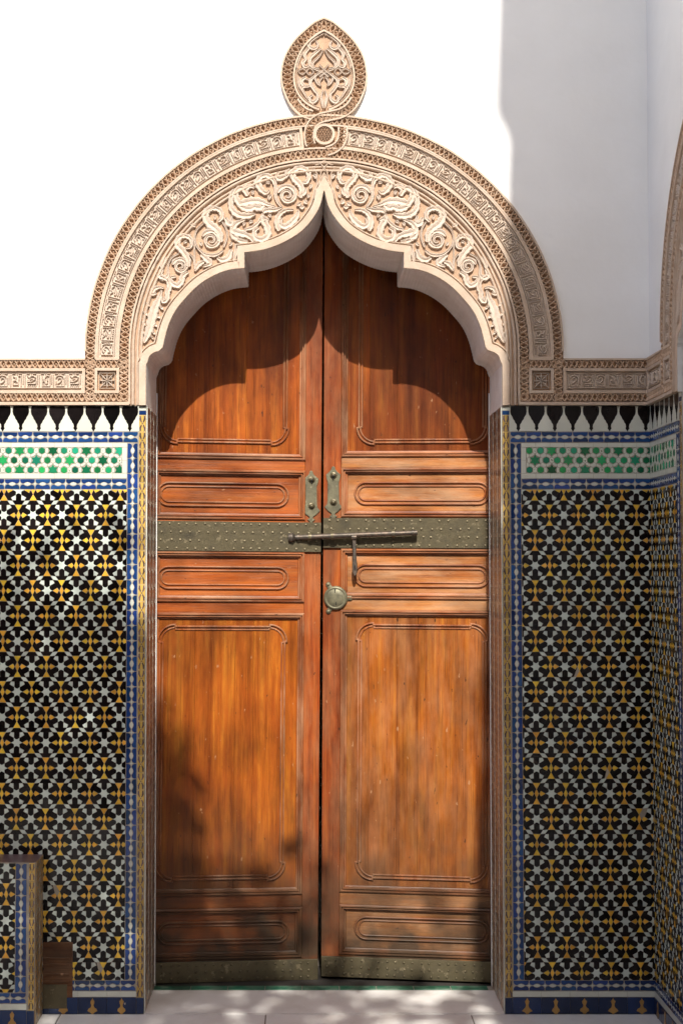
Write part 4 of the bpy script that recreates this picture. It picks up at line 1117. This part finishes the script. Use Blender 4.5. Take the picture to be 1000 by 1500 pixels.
# ------------------------------------------------------------------ door
class Leaf:
    def __init__(s, ox, alpha, beta, label):
        s.M = Matrix.Translation((ox, 0.342, 0)) @ Matrix.Rotation(alpha, 4, 'Z') @ Matrix.Rotation(beta, 4, 'Y')
        s.I = s.M.inverted(); s.T = thing('door_leaf', label, 'door', s.M)
    def at(s, px, py, h=0.0):
        c = s.I @ CAMP; d = s.I.to_3x3() @ ray(px, py); t = (-h-c.y)/d.y; p = c+d*t; return (p.x, p.z)
    def u(s, px, py=900): return s.at(px, py)[0]
    def v(s, px, py): return s.at(px, py)[1]
LL = Leaf(-0.712, R(6.3), R(0.45), 'left leaf of the orange wooden double door, bolt head resting on its metal strap')
RL = Leaf(0.702, R(-6.3), R(0.30), 'right leaf of the wooden double door carrying the long bolt and round lock')
WOODZ0 = 0.0

def nested(mb, u0, u1, v0, v1, prof, par=0):
    C4 = lambda t: [(u0+t, v0+t), (u1-t, v0+t), (u1-t, v1-t), (u0+t, v1-t)]
    vs = []
    for t, h in prof:
        c = C4(t); a, b = c[par], c[(par+1) % 4]; vs += [(a[0], -h, a[1]), (b[0], -h, b[1])]
    mb.add(vs, [(2*q, 2*q+1, 2*q+3, 2*q+2) for q in range(len(prof)-1)])
MP = [(-.001,-.002),(0,.0055),(.0035,.0085),(.008,.0085),(.0092,.0000),(.0112,.0000),(.0125,.0060),(.0155,.0060),(.0168,-.002),(.0180,-.0045),(.022,-.0055),(.0240,-.0065),(.0255,-.016)]
def capsule(u0, u1, v0, v1):
    r = (v1-v0)/2; pts = []
    for k in range(13): a = math.pi/2-math.pi*k/12; pts.append((u1-r+r*math.cos(a), v0+r+r*math.sin(a)))
    for k in range(13): a = -math.pi/2-math.pi*k/12; pts.append((u0+r+r*math.cos(a), v0+r+r*math.sin(a)))
    return pts
def eared(u0, u1, v0, v1, r, s):
    pts = []
    def corner(cx, cz, a0, e0, e1):
        pts.append(e0)
        for k in range(9): a = R(a0+90*k/8); pts.append((cx+r*math.cos(a), cz+r*math.sin(a)))
        pts.append(e1)
    corner(u1-r, v0+r, -90, (u1-r, v0+s), (u1-s, v0+r))
    corner(u1-r, v1-r, 0, (u1-s, v1-r), (u1-r, v1-s))
    corner(u0+r, v1-r, 90, (u0+r, v1-s), (u0+s, v1-r))
    corner(u0+r, v0+r, 180, (u0+s, v0+r), (u0+r, v0+s))
    return pts
def studs(leaf, parent, u0, u1, v0, v1, rows, sp, h, mname):
    b = MB(); n = int((u1-u0)/sp)
    for j in range(rows):
        vv = v0+(v1-v0)*((j+.5)/rows if rows < 4 else (0.09+0.82*j/(rows-1)))
        for i in range(n):
            uu = u0+(i+.5+(random.uniform(-.12,.12)))*sp + (.25*sp if (j in (1, 2) and rows == 4) else 0)
            if random.random() < .04: continue
            b.dome(uu, vv+random.uniform(-.0015,.0015), .0050+random.uniform(-.0004,.0006), h-.0004, .0050, 8, 3)
    b.build('studs', mname, parent, smooth=70, kind='stuff')
def build_leaf(L, left):
    T = L.T
    if left:
        uh0, uh1 = 0.0, 0.038; um0, um1 = L.u(444.5, 1000), L.u(468.6, 1000)
        P0, P1 = uh1, um0
        MX = 330
        rows = dict(up=(672.5, 190), s1=(688, 760.8), s2=(808, 882), low=(898, 1312), bot=(1331, 1405), band=(764, 807.5), kick=(1408, 1438))
        pills = [((706, 743), (713.5, 736)), ((829, 864), (836.5, 857)), ((1350, 1385), (1357.5, 1378))]
        px0, px1 = 229, 424; e0, e1 = 229, 421
        planks_up = [0, 281, 302, 358, 999]; planks_lo = [0, 286, 345, 372, 999]
    else:
        uh0, uh1 = -0.044, 0.0; um0, um1 = L.u(472.2, 1000), L.u(498.5, 1000)
        P0, P1 = um1, uh0
        MX = 610
        rows = dict(up=(669, 190), s1=(685, 757.6), s2=(804, 878), low=(894.5, 1310), bot=(1328.5, 1402), band=(759, 803), kick=(1405.5, 1435))
        pills = [((705, 740), (712, 733)), ((826, 861), (833.5, 853.5)), ((1345, 1381), (1352, 1374))]
        px0, px1 = 518, 718; e0, e1 = 520, 716
        planks_up = [0, 540, 581, 656, 999]; planks_lo = [0, 540, 581, 612, 999]
    zt = Z(185); V = lambda py: L.v(MX, py)
    zb = V(1438 if left else 1436)
    rail = 'wood_rail' if left else 'wood_rail_pale'; plank = 'wood_plank' if left else 'wood_plank_pale'
    b = MB(); b.slab(min(uh0,um0), max(uh1,um1), zb, zt, -.05, -.022); b.build('backing', 'wood_stile', T)
    for nm, a, c in (('stile', uh0, uh1), ('stile', um0, um1)):
        b = MB(); b.slab(a, c-.0008, zb, zt, -.03, .0, .0015); b.build(nm, 'wood_stile', T)
    # rails between the panels
    seq = [rows['up'][0], rows['s1'][0], rows['s1'][1], rows['s2'][0], rows['s2'][1], rows['low'][0], rows['low'][1], rows['bot'][0], rows['bot'][1]]
    for i in range(0, 8, 2):
        b = MB(); b.slab(P0+.0005, P1-.0005, V(seq[i+1])+.0004, V(seq[i])-.0004, -.03, -.0006, .0012); b.build('rail', rail, T)
    b = MB(); b.slab(P0+.0005, P1-.0005, zb, V(seq[8])-.0004, -.03, -.0006, .0012); b.build('rail', rail, T)
    # panels with mitred mouldings
    def panel(v0, v1, cuts=None, pm=plank):
        for par, mm in ((0, 'wood_mould'), (1, 'wood_mould_upright'), (2, 'wood_mould'), (3, 'wood_mould_upright')):
            g = MB(); nested(g, P0, P1, v0, v1, MP, par); g.build('moulding', mm, T)
        i = .0245
        if cuts:
            us = [max(P0+i, min(P1-i, L.u(c) if 0 < c < 999 else (P0+i if c == 0 else P1-i))) for c in cuts]
            for a, c in zip(us[:-1], us[1:]):
                if c-a < .01: continue
                b = MB(); b.slab(a+.0002, c-.0002, v0+i, v1-i, -.022, -.0105+random.uniform(-.0003, .0003), .0005); b.build('plank', pm, T)
        else:
            b = MB(); b.slab(P0+i, P1-i, v0+i, v1-i, -.022, -.0105, .0012); b.build('panel', rail, T)
    panel(V(rows['up'][0]), zt, planks_up, 'wood_plank_top_shaded'); panel(V(rows['s1'][1]), V(rows['s1'][0])); panel(V(rows['s2'][1]), V(rows['s2'][0]))
    panel(V(rows['low'][1]), V(rows['low'][0]), planks_lo); panel(V(rows['bot'][1]), V(rows['bot'][0]))
    for (o_, i_) in pills:
        ua, ub = L.u(px0, o_[0]), L.u(px1, o_[0])
        g = MB(); va, vb = V(o_[1]), V(o_[0]); w_ = .0046
        g.ribbon(capsule(ua+w_, ub-w_, va+w_, vb-w_), w_, -.011, -.0020, 'roll', closed=True)
        d = (vb-va-(V(i_[0])-V(i_[1])))/2
        g.ribbon(capsule(ua+d, ub-d, va+d, vb-d), .0040, -.011, -.0050, 'roll', closed=True)
        g.build('oval_moulding', 'wood_mould', T, smooth=60)
    for (ptop, pbot) in ((120, 652), (914, 1293) if left else (912, 1293)):
        g = MB(); ua, ub = L.u(e0, 1000), L.u(e1, 1000); va, vb = V(pbot), (V(ptop) if ptop > 200 else zt-.03)
        g.ribbon(eared(ua+.004, ub-.004, va+.004, vb-.004, .066, .0075), .0042, -.011, -.0022, 'roll', closed=True)
        g.ribbon(eared(ua+.0155, ub-.0155, va+.0155, vb-.0155, .058, .0075), .0036, -.011, -.0055, 'roll', closed=True)
        g.build('eared_moulding', 'wood_mould_upright', T, smooth=50)
    # metal strap and kick plate
    s0, s1 = (uh0, um1-.001) if left else (um0+.001, uh1)
    va, vb = V(rows['band'][1]), V(rows['band'][0])
    b = MB(); b.slab(s0, s1, va, vb, -.001, .0105, .0008); st = b.build('metal_strap', 'brass', T)
    studs(L, st, s0+.004, s1-.004, va, vb, 4, 13.4*PX*1.07, .0105, 'brass_light')
    ka, kb = V(rows['kick'][1]), V(rows['kick'][0])
    b = MB(); b.slab(s0, s1, ka, kb, -.001, .0095, .0008); st = b.build('kick_plate', 'brass', T)
    studs(L, st, s0+.004, s1-.004, ka, kb, 3, 12.5*PX*1.07, .0095, 'brass')
build_leaf(LL, True); build_leaf(RL, False)

def escutcheon(L, cx, ytop, ybot, keyed):
    sc_ = (ybot-ytop)/295.0
    pts = [(0,0),(10,8),(12,20),(24,34),(43,50),(40,72),(33,92),(34,200),(38,222),(52,238),(30,262),(12,274),(10,284),(22,292),(12,300),(6,308),(0,315)]
    P_ = [(a*.25, ytop+b*sc_) for a, b in pts]
    poly = [L.at(cx+a, b, .006) for a, b in P_] + [L.at(cx-a, b, .006) for a, b in reversed(P_[1:-1])]
    b = MB(); b.tile(poly, -.001, .0055, .0014); pl = b.build('escutcheon', 'brass_aged', L.T)
    for k, yy in enumerate((ytop+56*sc_, ytop+212*sc_)):
        u, v = L.at(cx+.3, yy, .006); r = 5.2*PX
        b = MB(); b.dome(u, v, r*1.15, .005, .004, 16, 3); b.dome(u, v, r*.72, .008, .010, 14, 5); b.build('knob', 'brass', pl, smooth=60)
        if k == 0:
            b = MB(); q = .0205 if not keyed else .0205
            b.dome(u, v-.002, .0042, .0155, .0042, 8, 3, 1.3); b.slab(u-.0018, u+.0018, v-.014, v-.002, .006, .0150, .0003); b.build('keyhole', 'keyhole', pl)
escutcheon(LL, 455.8, 689, 762, False); escutcheon(RL, 488, 682.5, 757, True)

# long sliding bolt with collars, brackets and hanging hasp
L = RL; T = L.T
def P3(px, py, h): u, v = L.at(px, py, h); return (u, -h, v)
hb = .038
b = MB()
b.tube(P3(425, 787.6, hb), P3(611, 780.2, hb), .0112, .0096, 16)
b.tube(P3(423, 787.8, hb), P3(429.5, 787.5, hb), .0188, .0205, 18); b.tube(P3(429.5, 787.5, hb), P3(433, 787.3, hb), .019, .010, 18)
for px, r in ((437, .0138), (489.5, .0138), (576, .0138), (605, .0118), (609, .0108)):
    py = 787.6-(px-425)/186*7.4; b.tube(P3(px-1.3, py+.1, hb), P3(px+1.3, py, hb), r, r, 16)
bolt = b.build('sliding_bolt', 'iron', T, smooth=40)
for px in (454, 487, 576):
    py = 787.6-(px-425)/186*7.4; g = MB()
    u, v = L.at(px, py, hb)
    pts = []
    for k in range(13):
        a = math.pi*k/12; pts.append((v-.0145*math.cos(a), hb-.001+.0145*math.sin(a)))
    pts = [(v-.0145, .010)] + pts + [(v+.0145, .010)]
    for (va, ha), (vb, hc) in zip(pts[:-1], pts[1:]):
        g.add([(u-.006,-ha,va),(u+.006,-ha,va),(u+.006,-hc,vb),(u-.006,-hc,vb)], [(0,1,2,3)])
    g.slab(u-.008, u+.008, v-.032, v-.0115, .0095, .0125, .0006); g.slab(u-.008, u+.008, v+.0115, v+.032, .0095, .0125, .0006)
    g.dome(u, v+.024, .0042, .012, .003, 8, 2); g.dome(u, v-.024, .0042, .012, .003, 8, 2)
    g.build('bolt_staple', 'brass', bolt, smooth=40)
g = MB()
q0 = L.at(518.6, 787, hb); q1 = L.at(519.8, 843, hb)
g.tube((q0[0]-.009, -hb, q0[1]), (q0[0]+.009, -hb, q0[1]), .0115, .0115, 14)
hp3 = [(q0[0]+(q1[0]-q0[0])*t, q0[1]+(q1[1]-q0[1])*t) for t in (0.02, .2, .4, .6, .68, .8, .93, 1.0)]
W_ = [.0085,.0072,.0066,.0074,.0098,.0102,.0088,.003]
def hk(p): return hb-.004
vs = []
for p_, w_ in zip(hp3, W_): vs += [(p_[0]-w_,-hb+.004,p_[1]),(p_[0]-w_*.8,-hb-.003,p_[1]),(p_[0]+w_*.8,-hb-.003,p_[1]),(p_[0]+w_,-hb+.004,p_[1])]
fs = []
for i in range(len(W_)-1):
    for k in range(4): fs.append((i*4+k, (i+1)*4+k, (i+1)*4+(k+1) % 4, i*4+(k+1) % 4))
fs += [(0,1,2,3), tuple(len(vs)-1-k for k in range(4))]
g.add(vs, fs); g.build('hasp', 'iron', bolt, smooth=40)
g = MB(); c_ = hp3[5]; g.slab(c_[0]-.0032, c_[0]+.0032, c_[1]-.011, c_[1]+.010, hb+.001, hb+.0036, .0004); g.build('hasp_slot', 'keyhole', bolt)
g = MB(); c_ = L.at(520, 842, .014)
for k in range(12):
    a0, a1 = math.pi*k/12, math.pi*(k+1)/12
    g.tube((c_[0], -.006-.020*math.sin(a0), c_[1]+.012*math.cos(a0)), (c_[0], -.006-.020*math.sin(a1), c_[1]+.012*math.cos(a1)), .0028, .0028, 8)
g.build('staple', 'iron', T, smooth=60)
# round rim lock
u, v = L.at(491.3, 876, .01); r = 17.6*PX*1.07
g = MB()
vs = []; fs = []; N = 36
for (rr, hh) in ((r, -.001), (r, .008), (r*.93, .0125), (r*.84, .0135), (r*.80, .0115), (r*.72, .0115), (r*.66, .0135), (r*.3, .0150)):
    for k in range(N): a = 2*math.pi*k/N; vs.append((u+rr*math.cos(a), -hh, v+rr*math.sin(a)))
for j in range(7):
    for k in range(N): fs.append((j*N+k, j*N+(k+1) % N, (j+1)*N+(k+1) % N, (j+1)*N+k))
fs.append(tuple(range(7*N, 8*N))); g.add(vs, fs)
lock = g.build('round_lock', 'brass_aged', T, smooth=50)
for (ax, ay, rr) in ((480.5, 856.5, 4.2), (512.5, 876.3, 4.6), (480.8, 896, 4.2)):
    a_, b_ = L.at(ax, ay, .006); g = MB()
    dx, dz = a_-u, b_-v; d = math.hypot(dx, dz); g.ribbon([(u+dx*.7, v+dz*.7), (a_, b_)], [.011, .0075], -.001, .006, 'flat')
    g.dome(a_, b_, rr*PX, .001, .0075, 12, 3); g.dome(a_, b_, .0036, .008, .003, 8, 2); g.build('lock_ear', 'brass_aged', lock, smooth=50)
for (ax, ay) in ((490.5, 865.5), (492, 883.5)):
    a_, b_ = L.at(ax, ay, .014); g = MB()
    g.dome(a_, b_+.003, .0036, .0125, .0026, 10, 2); g.slab(a_-.0015, a_+.0015, b_-.008, b_+.002, .0125, .0157, .0002); g.build('keyhole', 'keyhole', lock)

# ------------------------------------------------------------------ orange tree in the courtyard, behind the photographer
tr = thing('courtyard_tree', 'leafy tree in the courtyard behind the viewer that dapples the lower left of the door', 'tree')
g = MB()
base = Vector((-2.6, -6.6, 0)); fork = Vector((-2.3, -6.3, 2.9))
g.tube(base, fork, .16, .11, 14)
ends = [(-3.0,-6.4,5.0),(-2.0,-5.8,5.2),(-1.2,-5.9,5.3),(-0.5,-6.0,5.0),(-2.6,-6.9,5.6),(-1.6,-6.2,4.2),(-2.4,-5.5,4.4)]
for e in ends:
    e = Vector(e); m_ = fork.lerp(e, .5)+Vector((0,0,.2)); g.tube(fork, m_, .07, .045, 8); g.tube(m_, e, .045, .015, 8)
g.build('trunk', 'bark', tr, smooth=60)
random.seed(21)
leaf = MB(); tanE = math.tan(SUN_EL)
def dens(x, z):
    """crown density where the sun's rays reach wall point (x, z)"""
    px = 475+x/PX; py = 1487-z/PX
    lim = -1
    edge = 905 if px < 205 else (935 + (px-205)*3.0 if px < 300 else (1190 + (px-300)*0.22 if px < 440 else 1262+(px-440)*.42))
    d = (py-edge)
    if d < 0: return 0.10 if (px < 200 and py > 760) else 0.0
    k = min(1, (.55 if px > 205 else .7)+d/200)
    if 255 < px < 300 and py < 1180: k *= .55
    if py > 1320: k *= .72
    if px > 470: k *= .36
    if py > 1500: k = max(k, .6)
    return k
clumps = 0
while clumps < 1750:
    x = random.uniform(-2.6, 1.15); z = random.uniform(-2.4, 2.0)
    if random.random() > dens(x, z): continue
    d_ = random.uniform(4.6, 6.6)
    if z+tanE*d_ < 2.75: continue
    clumps += 1
    c_ = Vector((x+SUN_DX*d_, -d_, z+tanE*d_))
    rr = random.uniform(.045, .10)
    for k in range(random.randint(5, 9)):
        p_ = c_+Vector((random.gauss(0, rr), random.gauss(0, rr*1.4), random.gauss(0, rr)))
        a_ = Vector((random.gauss(0,1), random.gauss(0,1), random.gauss(0,.6))).normalized(); b_ = a_.orthogonal().normalized()
        b_ = (b_*math.cos(k)+a_.cross(b_)*math.sin(k)); l_, w_ = random.uniform(.05,.085), random.uniform(.02,.034)
        leaf.add([p_-a_*l_, p_-a_*l_*.3+b_*w_, p_+a_*l_*.5+b_*w_*.8, p_+a_*l_, p_+a_*l_*.5-b_*w_*.8, p_-a_*l_*.3-b_*w_], [(0,1,2,3),(0,3,4,5)])
leaf.build('crown', 'leaf', tr, kind='stuff')
